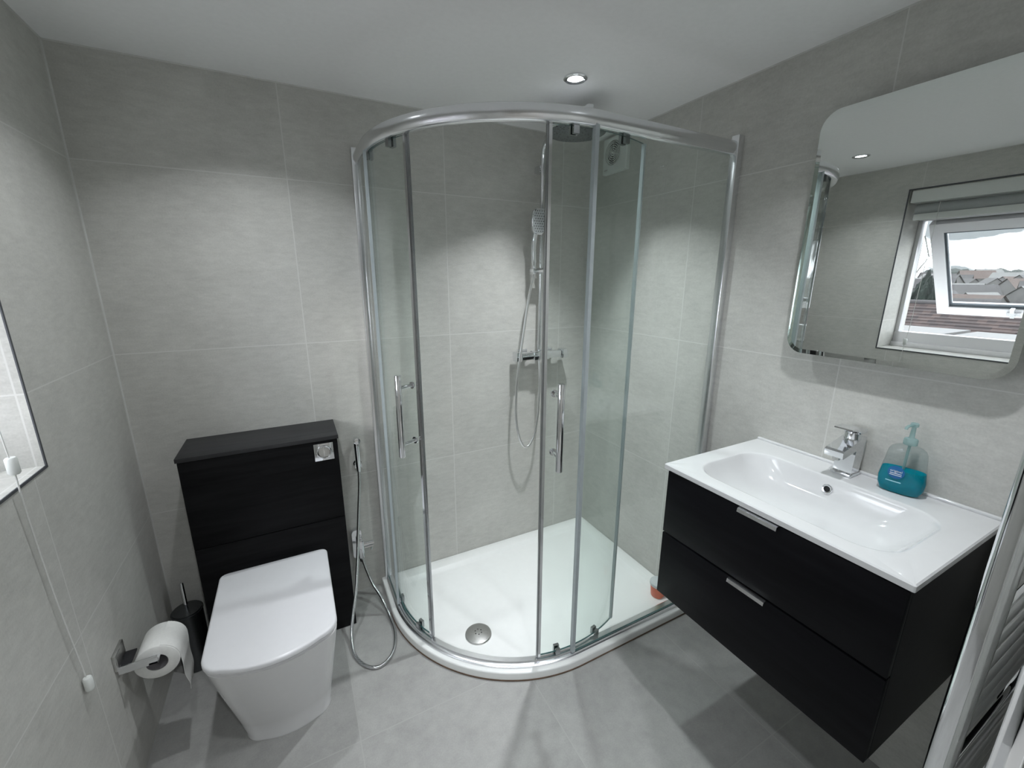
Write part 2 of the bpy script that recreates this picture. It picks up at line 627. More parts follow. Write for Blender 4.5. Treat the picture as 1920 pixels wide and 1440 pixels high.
# open top hung sash
sy0, sy1 = WY0 + 0.035, -0.605
top_p = Vector((-0.235, 0, 1.80))
bot_p = Vector((-0.665, 0, 1.245))
dirv = (bot_p - top_p).normalized()
LEN = (bot_p - top_p).length
nrm = Vector((dirv.z, 0, -dirv.x)).normalized()
if nrm.x < 0:
    nrm = -nrm


def SP(y, d, t):
    p = top_p + dirv * d + nrm * t
    return (p.x, y, p.z)


def sbox(mb, ya, yb, d0, d1, t0, t1, mi=0):
    vs = [SP(y, d, t) for y in (ya, yb) for d in (d0, d1) for t in (t0, t1)]
    mb.add(vs, [(0, 1, 3, 2), (4, 6, 7, 5), (0, 4, 5, 1), (2, 3, 7, 6), (0, 2, 6, 4), (1, 5, 7, 3)], mi)


fw_ = 0.062
sm = MB()
sbox(sm, sy0, sy1, 0, fw_, -0.03, 0.03)
sbox(sm, sy0, sy1, LEN - fw_, LEN, -0.03, 0.03)
sbox(sm, sy0, sy0 + fw_, fw_, LEN - fw_, -0.03, 0.03)
sbox(sm, sy1 - fw_, sy1, fw_, LEN - fw_, -0.03, 0.03)
sash = sm.build('sash', M['upvc'], win, smooth=False)
gm = MB()
sbox(gm, sy0 + fw_, sy1 - fw_, fw_, LEN - fw_, -0.006, 0.006)
gm.build('pane', M['window_glass'], sash, smooth=False)
gk = MB()
g = 0.012
sbox(gk, sy0 + fw_, sy1 - fw_, fw_, fw_ + g, 0.006, 0.02)
sbox(gk, sy0 + fw_, sy1 - fw_, LEN - fw_ - g * 1.6, LEN - fw_, 0.006, 0.02)
sbox(gk, sy0 + fw_, sy0 + fw_ + g, fw_, LEN - fw_, 0.006, 0.02)
sbox(gk, sy1 - fw_ - g, sy1 - fw_, fw_, LEN - fw_, 0.006, 0.02)
gk.build('gasket', M['gasket'], sash, smooth=False)
hy = (sy0 + sy1) / 2
hd = MB()
sbox(hd, hy - 0.03, hy + 0.03, LEN - 0.045, LEN - 0.02, 0.03, 0.042)
sbox(hd, hy - 0.009, hy + 0.009, LEN - 0.085, LEN - 0.02, 0.042, 0.062)
hd.build('handle', M['chrome'], sash)
st = MB()
ym = -0.588
st.tube([(-0.24, ym, 1.50), (-0.36, ym, 1.60), (-0.44, ym - 0.004, 1.62)], 0.005, 8)
st.tube([(-0.24, ym, 1.72), (-0.36, ym, 1.60)], 0.004, 8)
st.build('stay_arm', M['steel'], win)

# roller blind, fully raised, at the mouth of the recess
rb = thing('roller_blind', 'grey roller blind rolled up at the top of the window', 'blind', (-0.07, (WY0 + WY1) / 2, WZ1))
MB().box(-0.115, WY0 + 0.01, WZ1 - 0.072, -0.004, WY1 - 0.008, WZ1 - 0.001, bev=0.006).build('valance', M['white_plastic'], rb)
MB().lathe([(0.036, WY0 + 0.03), (0.036, WY1 - 0.03)], (-0.062, 0, WZ1 - 0.112), 'y', 24).build('fabric_roll', M['blind'], rb)
MB().box(-0.035, WY0 + 0.03, WZ1 - 0.170, -0.022, WY1 - 0.03, WZ1 - 0.135, bev=0.004).build('bottom_bar', M['white_plastic'], rb)

# pull cord of the blind
pc = thing('blind_cord', 'thin white pull cord with two barrel knobs hanging beside the window', 'cord', (0.013, -0.69, 0.49))
yo = -0.012
c1 = catmull([(0.006, -0.708, WZ1 - 0.08), (0.010, -0.706, 1.50), (0.012, -0.703, 1.20), (0.012, -0.698, 1.10)], 8)
c2 = catmull([(0.012, -0.695, 1.068), (0.009, -0.690, 0.95), (0.008, -0.680, 0.75), (0.010, -0.664, 0.52)], 8)
MB().tube(c1, 0.0014, 8).tube(c2, 0.0017, 8).build('cord', M['cord'], pc)
kn1 = MB().lathe([(0.0075, -0.018), (0.0095, -0.015), (0.0095, 0.015), (0.0075, 0.018)], (0.013, -0.697, 1.085), 'z', 20)
kn1.build('barrel_knob', M['white_plastic'], pc)
kn2 = MB().lathe([(0.0075, -0.018), (0.0092, -0.015), (0.0092, 0.015), (0.0075, 0.018)], (0.011, -0.662, 0.497), 'z', 20)
kn2.build('barrel_knob', M['white_plastic'], pc)

# ------------------------------------------------------------------ recessed downlights
LAMPS = [((1.491, -0.508), 'recessed ceiling downlight above the shower', 1.65),
         ((0.462, -0.485), 'recessed ceiling downlight above the toilet', 0.75),
         ((1.491, -1.42), 'recessed ceiling downlight above the basin', 1.0),
         ((0.462, -1.42), 'recessed ceiling downlight inside the doorway', 0.55),
         ((0.75, -2.5), 'added downlight on the landing, unseen fill light', 2.8)]  # landing lamp is added out of view to lift the shadows
for (lx, ly), lab, k in LAMPS:
    d = thing('downlight', lab, 'light', (lx, ly, H), 'ceiling downlights')
    MB().lathe([(0.0405, 0.0), (0.0405, -0.004), (0.036, -0.0065), (0.027, -0.005), (0.0255, -0.001), (0.0255, 0.0)], (lx, ly, H), 'z', 40, False, False).build('bezel', M['chrome'], d)
    MB().lathe([(0.0255, -0.0015), (0.014, -0.0035), (0.002, -0.0042)], (lx, ly, H), 'z', 32, False, True).build('lens', M['lamp_glow'], d)
    ld = bpy.data.lights.new('downlight_beam', 'AREA')
    ld.shape = 'DISK'
    ld.size = 0.046
    ld.energy = LAMP_POWER * k
    ld.spread = math.radians(100 if 'shower' in lab else LAMP_SPREAD)
    ld.color = (0.93, 0.97, 1.0)
    lo = bpy.data.objects.new('beam', ld)
    COL.objects.link(lo)
    lo.parent = d
    lo.location = (0, 0, -0.009)

# ------------------------------------------------------------------ shower tray
CX, CY = 1.403, -0.215       # centre of the curved corner
RT = 0.605                   # tray outer radius
x0t, y0t = CX - RT, CY - RT


def tray_loop(d, z, rb_=None):
    """closed outline inset by d (front/left follow the curved corner, back/right stay clear of the walls)"""
    rc = rb_ if rb_ is not None else 0.004
    dx = max(d, 0.002)
    pts = []

    def arc(cx, cy, r, a0, a1, n):
        for k in range(n + 1):
            a = math.radians(a0 + (a1 - a0) * k / n)
            pts.append((cx + r * math.cos(a), cy + r * math.sin(a), z))
    arc(CX, CY, RT - d, 180, 270, 40)
    arc(W - dx - rc, y0t + d + rc, rc, 270, 360, 6)
    arc(W - dx - rc, -dx - rc, rc, 0, 90, 8)
    arc(x0t + d + rc, -dx - rc, rc, 90, 180, 8)
    return pts


tray = thing('shower_tray', 'white curved-corner shower tray on the floor in the back corner', 'shower tray', (1.4, -0.4, 0))
tb = MB()
loops = [tray_loop(0, 0.002), tray_loop(0, 0.030), tray_loop(0.0015, 0.0345), tray_loop(0.005, 0.036), tray_loop(0.045, 0.036, 0.02),
         tray_loop(0.060, 0.0355, 0.03), tray_loop(0.064, 0.034, 0.035), tray_loop(0.078, 0.022, 0.045), tray_loop(0.09, 0.020, 0.05)]
tb.rings(loops, True, True, False)
DR = (1.092, -0.515)
n_ = len(loops[-1])
inner = loops[-1]
ctr = [(DR[0] + 0.05 * math.cos(a), DR[1] + 0.05 * math.sin(a), 0.0165) for a in [math.atan2(p[1] - DR[1], p[0] - DR[0]) for p in inner]]
tb.rings([inner, ctr], True, False, True)
tb.build('tray_body', M['acrylic'], tray, angle=50)
wd = MB().lathe([(0.0545, 0.017), (0.0545, 0.0205), (0.052, 0.0235), (0.035, 0.028), (0.012, 0.0305), (0.002, 0.031)], (DR[0], DR[1], 0), 'z', 48, True, True)
waste = wd.build('drain_cover', M['steel'], tray)
dots = MB()
for k in range(6):
    a = k * PI / 3 + 0.3
    dots.lathe([(0.0032, 0.0296), (0.0032, 0.0304), (0.001, 0.0306)], (DR[0] + 0.013 * math.cos(a), DR[1] + 0.013 * math.sin(a), 0), 'z', 12)
dots.build('drain_hole', M['black'], waste)
sl = MB()
ring_a, ring_b = tray_loop(-0.002, 0.0005), tray_loop(-0.002, 0.005)
ring_c = tray_loop(0.001, 0.0065)
keep = 41 + 4
sl.rings([ring_a[:keep], ring_b[:keep], ring_c[:keep]], False)
sl.build('sealant_bead', M['brown_sealant'], tray)

# ------------------------------------------------------------------ shower enclosure
RE = 0.575                   # radius of the fixed glass line
ENC_TOP = 1.918


def path(off, n=40, y_start=0.0, x_end=W):
    """points (xy) with outward offset off along wall-left straight, arc, wall-right straight"""
    r = RE + off
    pts = [(CX - r, y_start)]
    for k in range(n + 1):
        a = math.radians(180 + 90 * k / n)
        pts.append((CX + r * math.cos(a), CY + r * math.sin(a)))
    pts.append((x_end, CY - r))
    return pts


def sweep(prof, x_end=W, y_start=0.0, n=40):
    """prof: list of (offset, z); returns rings along the path"""
    cols = [path(o, n, y_start, x_end) for o, z in prof]
    return [[(cols[j][i][0], cols[j][i][1], prof[j][1]) for j in range(len(prof))] for i in range(len(cols[0]))]


enc = thing('shower_enclosure', 'curved glass shower enclosure with silver frame standing on the white tray', 'shower enclosure', (1.4, -0.4, 0.036))
rail_prof = [(-0.026, 1.876), (0.002, 1.872), (0.006, 1.876), (0.010, 1.889), (0.0105, 1.900), (0.008, 1.911), (0.003, ENC_TOP - 0.002), (-0.006, ENC_TOP), (-0.026, ENC_TOP - 0.001)]
MB().rings(sweep(rail_prof, W - 0.028, -0.028, 64), True, True, True).build('top_rail', M['rail'], enc, angle=60)
track_prof = [(-0.026, 0.0362), (0.010, 0.0362), (0.011, 0.041), (0.004, 0.046), (-0.002, 0.0465), (-0.004, 0.053), (-0.022, 0.054), (-0.026, 0.051)]
MB().rings(sweep(track_prof, W - 0.02, -0.02, 64), True, True, True).build('bottom_track', M['rail'], enc, angle=40)

xl = CX - RE
yl = CY - RE
MB().box(xl - 0.014, -0.030, 0.0362, xl + 0.016, 0, 1.935, bev=0.003).build('wall_profile', M['rail'], enc)
MB().box(W - 0.030, yl - 0.014, 0.0362, W, yl + 0.016, 1.935, bev=0.003).build('wall_profile', M['rail'], enc)


def pane(pts, z0, z1, name, parent, t=0.006, ends=0.003):
    """vertical glass following xy polyline pts; end faces and top/bottom get the green edge"""
    mb = MB()
    P = [Vector((x, y, 0)) for x, y in pts]
    rs = []
    for i, p in enumerate(P):
        d = (P[min(i + 1, len(P) - 1)] - P[max(i - 1, 0)]).normalized()
        nn = Vector((d.y, -d.x, 0))
        a, b = p + nn * t / 2, p - nn * t / 2
        rs.append([(a.x, a.y, z0), (a.x, a.y, z1), (b.x, b.y, z1), (b.x, b.y, z0)])
    n = len(rs)
    vs = [q for r in rs for q in r]
    for k in range(n - 1):
        a, b = k * 4, (k + 1) * 4
        mb.f += [[a, a + 1, b + 1, b], [a + 2, a + 3, b + 3, b + 2]]
        mb.mi += [0, 0]
        mb.f += [[a + 1, a + 2, b + 2, b + 1], [a + 3, a, b, b + 3]]
        mb.mi += [1, 1]
    mb.f += [[0, 3, 2, 1], [(n - 1) * 4 + i for i in (0, 1, 2, 3)]]
    mb.mi += [1, 1]
    mb.v = [Vector(v) for v in vs]
    return mb.build(name, [M['glass'], M['glass_edge']], parent, angle=20)


GZ0, GZ1 = 0.052, 1.880
fixL = pane([(xl, -0.02), (xl, -0.12), (xl, CY - 0.01)], GZ0, GZ1, 'fixed_panel', enc)
MB().box(xl - 0.005, CY - 0.020, GZ0, xl + 0.005, CY - 0.010, GZ1).build('edge_seal', M['seal'], fixL, smooth=False)
fixR = pane([(W - 0.02, yl), (1.7, yl), (1.378, yl)], GZ0, GZ1, 'fixed_panel', enc)
MB().box(1.366, yl - 0.006, GZ0, 1.379, yl + 0.006, GZ1).box(1.372, yl + 0.006, GZ0, 1.376, yl + 0.018, GZ1).build('edge_seal', M['seal'], fixR, smooth=False)


def sliding_door(cx, cy, r, a_lead, a_trail, sgn):
    """curved door from lead angle to trail angle (degrees)"""
    N = 24
    pts = [(cx + r * math.cos(math.radians(a_lead + (a_trail - a_lead) * k / N)), cy + r * math.sin(math.radians(a_lead + (a_trail - a_lead) * k / N))) for k in range(N + 1)]
    d = pane(pts, GZ0 + 0.012, GZ1 - 0.008, 'sliding_door', enc)

    def at(a, off):
        return (cx + (r + off) * math.cos(math.radians(a)), cy + (r + off) * math.sin(math.radians(a)))

    def slab(a0, a1, o0, o1, z0, z1):
        p = [at(a0, o0), at(a1, o0), at(a1, o1), at(a0, o1)]
        return MB().prism(p, z0, z1, 'z')
    s = -sgn
    # chrome profile along the leading edge: a flat strip plus a magnetic lip
    pr = slab(a_lead - s * 0.35, a_lead + s * 0.55, -0.007, 0.007, GZ0 + 0.006, GZ1 - 0.004)
    pr.v += []
    e1 = pr.build('edge_profile', M['chrome'], d, smooth=False)
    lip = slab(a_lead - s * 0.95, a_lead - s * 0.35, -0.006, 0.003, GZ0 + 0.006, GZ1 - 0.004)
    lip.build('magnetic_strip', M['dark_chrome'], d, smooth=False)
    tl = slab(a_trail + s * 0.5, a_trail - s * 0.5, -0.005, 0.006, GZ0 + 0.012, GZ1 - 0.008)
    tl.build('edge_seal', M['seal'], d, smooth=False)
    # handle
    ah = a_lead + s * (2.7 if sgn > 0 else 3.3)
    hb = MB()
    bx, by = at(ah, 0.065)
    hb.lathe([(0.010, 0.850), (0.0115, 0.853), (0.0115, 1.140), (0.010, 1.143)], (bx, by, 0), 'z', 20)
    for zz in (0.895, 1.097):
        pa, pb, pm = at(ah, 0.003), at(ah, 0.063), at(ah, 0.008)
        hb.tube([(*pa, zz), (*pm, zz)], 0.0125, 18)
        hb.tube([(*pm, zz), (*pb, zz)], 0.0065, 14)
    hb.build('handle', M['chrome'], d)
    for f_ in (0.13, 0.87):
        a = a_lead + (a_trail - a_lead) * (0.20 if f_ < 0.5 else 0.70)
        for zz, up in ((GZ0 + 0.002, 1), (GZ1 - 0.030, -1)):
            dw = 0.011 / r * 57.3
            rl = slab(a - dw, a + dw, -0.014, -0.003, zz, zz + 0.030)
            rl2 = slab(a - dw * 0.8, a + dw * 0.8, 0.003, 0.013, zz, zz + 0.026)
            o_ = len(rl.v)
            rl.add(rl2.v, rl2.f)
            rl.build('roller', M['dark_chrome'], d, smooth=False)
    return d


# right door slid well back; left door half open
sliding_door(1.3974, -0.204, 0.570, 254.0, 291.4, -1)
sliding_door(1.407, -0.205, 0.566, 208.2, 170.8, 1)

# ------------------------------------------------------------------ shower mixer column
mix = thing('shower_mixer', 'chrome thermostatic shower mixer with tall riser and round overhead head', 'shower mixer', (1.645, -0.05, 1.08))
vb = MB()
vb.box(1.533, -0.076, 1.062, 1.765, -0.036, 1.098, bev=0.004)
vb.box(1.600, -0.082, 1.058, 1.690, -0.034, 1.102, bev=0.004)
for xx in (1.572, 1.722):
    vb.box(xx - 0.026, -0.010, 1.056, xx + 0.026, 0.0, 1.108, bev=0.004)
    vb.tube([(xx, -0.008, 1.08), (xx, -0.04, 1.08)], 0.014, 16)
vb.build('valve_body', M['chrome'], mix)
MB().box(1.500, -0.081, 1.057, 1.531, -0.032, 1.104, bev=0.004).build('flow_knob', M['chrome'], mix)
MB().box(1.767, -0.081, 1.057, 1.799, -0.032, 1.104, bev=0.004).build('temperature_knob', M['chrome'], mix)
rs_ = catmull([(1.645, -0.052, 1.10), (1.645, -0.052, 1.5), (1.645, -0.052, 1.95), (1.645, -0.055, 2.01), (1.643, -0.075, 2.045), (1.640, -0.11, 2.058)], 8)
MB().tube(rs_, 0.0105, 16).build('riser_rail', M['chrome'], mix)
wb = MB().box(1.630, -0.05, 1.93, 1.660, 0.0, 1.96, bev=0.003)
wb.build('wall_bracket', M['chrome'], mix)
HC = Vector((1.606, -0.362, 2.018))
arm_dir = Vector((1.640, -0.10, 0)) - Vector((HC.x, HC.y, 0))
ar = MB()
ang = math.atan2(arm_dir.y, arm_dir.x)
ar.box(HC.x - 0.105, HC.y - 0.012, 2.047, HC.x + arm_dir.length + 0.015, HC.y + 0.012, 2.069, bev=0.002, rot=Matrix.Rotation(ang, 3, 'Z'), piv=(HC.x, HC.y, 2.058))
ar.build('shower_arm', M['chrome'], mix)
hd_ = MB().lathe([(0.014, 0.030), (0.018, 0.014), (0.03, 0.0055), (0.09, 0.0045), (0.106, 0.002), (0.114, -0.003), (0.116, -0.009), (0.114, -0.013)], HC, 'z', 64, True, False)
head = hd_.build('overhead_head', M['chrome'], mix, angle=60)


def nozzle_mat():
    mt, nt, b = new_mat('nozzle_plate')
    setp(b, color=(0.16, 0.18, 0.19), rough=0.3, metal=0.6)
    ge = nd(nt, 'ShaderNodeNewGeometry')
    v = nd(nt, 'ShaderNodeTexVoronoi')
    v.inputs['Scale'].default_value = 85
    nt.links.new(ge.outputs['Position'], v.inputs['Vector'])
    r = nd(nt, 'ShaderNodeValToRGB')
    r.color_ramp.elements[0].position = 0.25
    r.color_ramp.elements[0].color = (0.02, 0.022, 0.024, 1)
    r.color_ramp.elements[1].position = 0.32
    r.color_ramp.elements[1].color = (0.20, 0.22, 0.23, 1)
    nt.links.new(v.outputs['Distance'], r.inputs['Fac'])
    nt.links.new(r.outputs['Color'], b.inputs['Base Color'])
    return mt


MB().lathe([(0.114, -0.013), (0.110, -0.0155), (0.002, -0.0155)], HC, 'z', 64, False, True).build('nozzle_plate', nozzle_mat(), head)
sb = MB().box(1.628, -0.075, 1.478, 1.662, -0.036, 1.506, bev=0.004)
sb.box(1.572, -0.105, 1.484, 1.632, -0.066, 1.502, bev=0.005)
sb.build('slider_bracket', M['chrome'], mix)

hs = thing('hand_shower', 'chrome hand shower with dotted face held on the riser above its looped hose', 'hand shower', (1.585, -0.09, 1.49))
MB().tube(catmull([(1.588, -0.086, 1.476), (1.585, -0.088, 1.53), (1.580, -0.092, 1.60), (1.583, -0.098, 1.655), (1.588, -0.105, 1.69)], 6), [0.0095] * 6 + [0.0125] * 8 + [0.0135] * 6 + [0.012] * 5, 16).build('handle', M['chrome'], hs)
hh = MB()
hcx, hcy, hcz = 1.594, -0.112, 1.706
outl = []
for k in range(48):
    a = 2 * PI * k / 48
    c, s_ = math.cos(a), math.sin(a)
    sx = math.copysign(abs(c) ** 0.55, c) * 0.041
    sz = math.copysign(abs(s_) ** 0.55, s_) * 0.056
    if sz < 0:
        sx *= 1 - 0.30 * (-sz / 0.056) ** 2
    outl.append((sx, sz))
tl_ = math.radians(6)


def HP(sx, sz, dpt):
    y = hcy + dpt - sz * math.sin(tl_)
    return (hcx + sx, y, hcz + sz * math.cos(tl_))


hh.rings([[HP(x * k, z * k, dd) for x, z in outl] for k, dd in ((0.55, 0.022), (0.86, 0.018), (0.98, 0.008), (1.0, 0.0), (0.98, -0.006), (0.93, -0.008))], True, True, True)
hhead = hh.build('spray_head', M['chrome'], hs)
MB().rings([[HP(x * k, z * k, dd) for x, z in outl] for k, dd in ((0.90, -0.0078), (0.89, -0.0092))], True, False, True).build('spray_face', M['lid_grey'], hhead)
nz = MB()
for i in range(9):
    for j in range(6):
        px_, pz_ = (j - 2.5) * 0.0118 + (0.0059 if i % 2 else 0), 0.045 - i * 0.0108
        lim = 0.036 if pz_ > 0 else 0.036 * (1 - 0.3 * (pz_ / 0.056) ** 2)
        if abs(px_) > lim - 0.004:
            continue
        nz.lathe([(0.0019, -0.0115), (0.0019, -0.0085)], HP(px_, pz_, 0), 'y', 8)
nz.build('nozzles', M['black'], hhead)
hose = catmull([(1.640, -0.058, 1.058), (1.637, -0.070, 0.98), (1.630, -0.08, 0.83), (1.614, -0.08, 0.69), (1.585, -0.08, 0.622), (1.561, -0.08, 0.604), (1.535, -0.08, 0.622), (1.510, -0.08, 0.69),
                (1.496, -0.08, 0.811), (1.506, -0.08, 1.002), (1.534, -0.08, 1.185), (1.561, -0.082, 1.363), (1.580, -0.085, 1.445), (1.588, -0.086, 1.480)], 8)
MB().tube(hose, 0.0062, 12).build('hose', M['satin'], hs)

# ------------------------------------------------------------------ things standing on the tray
tub = thing('cosmetic_tub', 'small coral tub with pale grey lid at the right edge of the shower tray', 'tub', (1.925, -0.695, 0.0205))
tx, ty = 1.925, -0.695
MB().lathe([(0.029, 0.0205), (0.031, 0.024), (0.036, 0.074), (0.036, 0.078)], (tx, ty, 0), 'z', 36).build('tub_body', M['coral'], tub)
MB().lathe([(0.0385, 0.078), (0.0395, 0.080), (0.0395, 0.090), (0.038, 0.092), (0.035, 0.0905), (0.002, 0.0905)], (tx, ty, 0), 'z', 36).build('lid', M['lid_grey'], tub)
bo = MB()
bx_, by_ = 1.938, -0.716
rs_ = []
for z, w_, d_ in ((0.0908, 0.012, 0.010), (0.096, 0.0165, 0.013), (0.15, 0.0185, 0.014), (0.20, 0.0185, 0.014), (0.212, 0.0175, 0.0135), (0.226, 0.0135, 0.011), (0.233, 0.006, 0.005)):
    rs_.append([(bx_ + d_ * math.cos(a), by_ + w_ * math.sin(a), z) for a in [2 * PI * k / 28 for k in range(28)]])
bo.rings(rs_, True, True, True)
tag(bo.build('toiletry_bottle', M['olive']), 'slim olive and charcoal bottle standing on the coral tub beside the vanity', 'bottle')

# ------------------------------------------------------------------ extractor fan on the right wall
fan = thing('extractor_fan', 'square white extractor fan with round grille on the wall inside the shower', 'fan', (W, -0.152, 2.02))
FY, FZ, FR = -0.138, 2.033, 0.053
pl = MB()
N_ = 48
outer = []
fy0, fy1, fz0, fz1 = -0.233, -0.071, 1.945, 2.101
for k in range(N_):
    a = 2 * PI * k / N_
    c, s_ = math.cos(a), math.sin(a)
    tt = min((((fy1 if c > 0 else fy0) - FY) / c) if abs(c) > 1e-6 else 9, (((fz1 if s_ > 0 else fz0) - FZ) / s_) if abs(s_) > 1e-6 else 9)
    outer.append((FY + c * tt, FZ + s_ * tt))
# make sure the four corners exist
for cyy, czz in ((fy0, fz0), (fy0, fz1), (fy1, fz0), (fy1, fz1)):
    k = min(range(N_), key=lambda i: (outer[i][0] - cyy) ** 2 + (outer[i][1] - czz) ** 2)
    outer[k] = (cyy, czz)
circ = [(FY + FR * math.cos(2 * PI * k / N_), FZ + FR * math.sin(2 * PI * k / N_)) for k in range(N_)]
sh = lambda P, k: [(FY + (p[0] - FY) * k, FZ + (p[1] - FZ) * k) for p in P]
X = lambda P, x: [(x, p[0], p[1]) for p in P]
pl.rings([X(outer, W), X(outer, W - 0.018), X(sh(outer, 0.97), W - 0.022), X(sh(circ, 1.06), W - 0.024), X(circ, W - 0.022), X(sh(circ, 0.98), W - 0.006)], True, False, True)
cover = pl.build('cover', M['white_plastic'], fan)
gr = MB()
for rr in (0.013, 0.022, 0.031, 0.040, 0.048):
    gr.torus((W - 0.020, FY, FZ), rr, 0.0021, 'x', 36, 6)
for k in range(6):
    a = k * PI / 3 + 0.4
    gr.tube([(W - 0.015, FY, FZ), (W - 0.015, FY + 0.052 * math.cos(a), FZ + 0.052 * math.sin(a))], 0.0012, 6)
gr.lathe([(0.006, -0.022), (0.006, -0.012)], (W, FY, FZ), 'x', 16)
gr.build('grille', M['white_plastic'], fan)
MB().lathe([(0.0505, -0.0075), (0.002, -0.0075)], (W, FY, FZ), 'x', 32, False, True).build('dark_opening', M['void'], fan)
MB().box(W - 0.0236, -0.106, 1.960, W - 0.0222, -0.084, 1.966).build('badge', M['steel'], fan, smooth=False)

# ------------------------------------------------------------------ toilet unit (cistern cabinet)
tu = thing('cistern_cabinet', 'black wood-grain cistern cabinet against the back wall behind the toilet', 'cabinet', (0.4025, -0.1, 0))
ux0, ux1, uy = 0.154, 0.651, -0.203
MB().box(ux0, uy + 0.018, 0, ux1, 0, 0.858).build('carcass', M['wood_unit'], tu, smooth=False)
MB().box(0.1497, -0.2077, 0.858, 0.6553, 0, 0.873, bev=0.0012).build('worktop', M['wood_top'], tu)
MB().box(ux0, uy, 0.526, ux1, uy + 0.018, 0.856, bev=0.001).build('upper_panel', M['wood_unit'], tu)
MB().box(ux0, uy, 0.002, ux1, uy + 0.018, 0.5235, bev=0.001).build('lower_panel', M['wood_unit'], tu)
fb = MB().box(0.566, uy - 0.006, 0.779, 0.635, uy, 0.848, bev=0.002)
fl = fb.build('flush_plate', M['chrome'], tu)
fcx, fcz = 0.6005, 0.8135
rg = MB().torus((fcx, uy - 0.007, fcz), 0.0235, 0.0035, 'y', 40, 8)
rg.build('button_ring', M['chrome'], fl)
bt = MB()
for sgn_ in (-1, 1):
    prof = []
    for k in range(13):
        a = PI * k / 12
        prof.append((fcx + sgn_ * (0.0012 + 0.0185 * math.sin(a)), fcz + 0.0195 * math.cos(a)))
    bt.prism(prof, uy - 0.0085, uy - 0.005, 'y')
bt.build('button', M['steel'], fl)

# ------------------------------------------------------------------ toilet
toi = thing('toilet', 'white back-to-wall toilet with closed square lid before the black cabinet', 'toilet', (0.394, -0.45, 0))


def dshape(w, yb, yf, z, cx=0.3945, r=0.06, bow=0.03, rbk=0.006):
    pts = []
    n = 10
    # back right -> back left -> front left corner -> bowed front -> front right corner
    for k in range(5):
        a = math.radians(0 + 90 * k / 4)
        pts.append((cx + w - rbk + rbk * math.cos(a), yb - rbk + rbk * math.sin(a)))
    for k in range(5):
        a = math.radians(90 + 90 * k / 4)
        pts.append((cx - w + rbk + rbk * math.cos(a), yb - rbk + rbk * math.sin(a)))
    yc = yf + bow
    ys = yc + r
    ctrl = [(cx - w, ys), (cx - w, ys)]
    base = []
    # side to corner by quarter superellipse blending into the bow
    for k in range(25):
        t = -1 + 2 * k / 24
        base.append((t, 1 - t * t))
    for k in range(n + 1):
        a = math.radians(180 + 78 * k / n)
        pts.append((cx - w + r + r * math.cos(a), yc + r + r * math.sin(a)))
    xs0 = cx - w + r + r * math.cos(math.radians(258))
    ys0 = yc + r + r * math.sin(math.radians(258))
    xs1 = 2 * cx - xs0
    for k in range(1, 16):
        t = -1 + 2 * k / 16
        pts.append((cx + (xs1 - xs0) / 2 * t, ys0 - (ys0 - yf) * (1 - t * t)))
    for k in range(n + 1):
        a = math.radians(282 + 78 * k / n)
        pts.append((cx + w - r + r * math.cos(a), yc + r + r * math.sin(a)))
    return [(x, y, z) for x, y in pts]


pan = MB()
YB = uy - 0.001
pan.rings([dshape(0.128, YB, -0.580, 0.0, r=0.055, bow=0.016), dshape(0.129, YB, -0.583, 0.010, r=0.055, bow=0.016), dshape(0.128, YB, -0.581, 0.016, r=0.055, bow=0.016),
           dshape(0.138, YB, -0.610, 0.10, r=0.057, bow=0.020), dshape(0.1505, YB, -0.645, 0.20, r=0.059, bow=0.024), dshape(0.1625, YB, -0.679, 0.30, r=0.061, bow=0.028),
           dshape(0.1705, YB, -0.701, 0.37, r=0.062, bow=0.030),
           dshape(0.173, YB, -0.707, 0.392, r=0.062, bow=0.030), dshape(0.170, YB, -0.703, 0.397, r=0.062, bow=0.030)], True, True, True)
pan.build('pan', M['ceramic'], toi, angle=50)
MB().rings([dshape(k, -0.235, yf, z, r=0.062, bow=0.031) for k, yf, z in ((0.168, -0.708, 0.399), (0.1715, -0.714, 0.402), (0.1715, -0.714, 0.408), (0.166, -0.705, 0.4095))], True, True, True).build('seat', M['seat'], toi, angle=50)
MB().rings([dshape(k, -0.246, yf, z, r=0.062, bow=0.032, rbk=0.02) for k, yf, z in ((0.170, -0.713, 0.4135), (0.1745, -0.721, 0.4155), (0.1745, -0.721, 0.426), (0.1725, -0.718, 0.4295), (0.168, -0.712, 0.4305))], True, True, True).build('lid', M['seat'], toi, angle=50)
# ------------------------------------------------------------------ toilet brush in the corner
M['dark_steel'] = simple('dark_steel', (0.10, 0.105, 0.11), 0.3, 0.9, noise=0.05, scale=120)
bh = thing('brush_holder', 'dark steel toilet brush pot on the floor in the left corner', 'brush holder', (0.078, -0.125, 0))
bcx, bcy = 0.078, -0.125
MB().lathe([(0.045, 0.0), (0.048, 0.004), (0.048, 0.235), (0.050, 0.240), (0.050, 0.246), (0.047, 0.247)], (bcx, bcy, 0), 'z', 40, True, True).build('pot', M['dark_steel'], bh)
br = thing('toilet_brush', 'chrome stick handle of a toilet brush rising from the corner pot', 'brush', (bcx, bcy, 0.248))
MB().lathe([(0.046, 0.2475), (0.046, 0.251), (0.012, 0.254)], (bcx, bcy, 0), 'z', 32).build('splash_lid', M['dark_steel'], br)
MB().lathe([(0.0062, 0.2535), (0.0062, 0.362), (0.005, 0.3655)], (bcx, bcy, 0), 'z', 18).build('handle', M['chrome'], br)

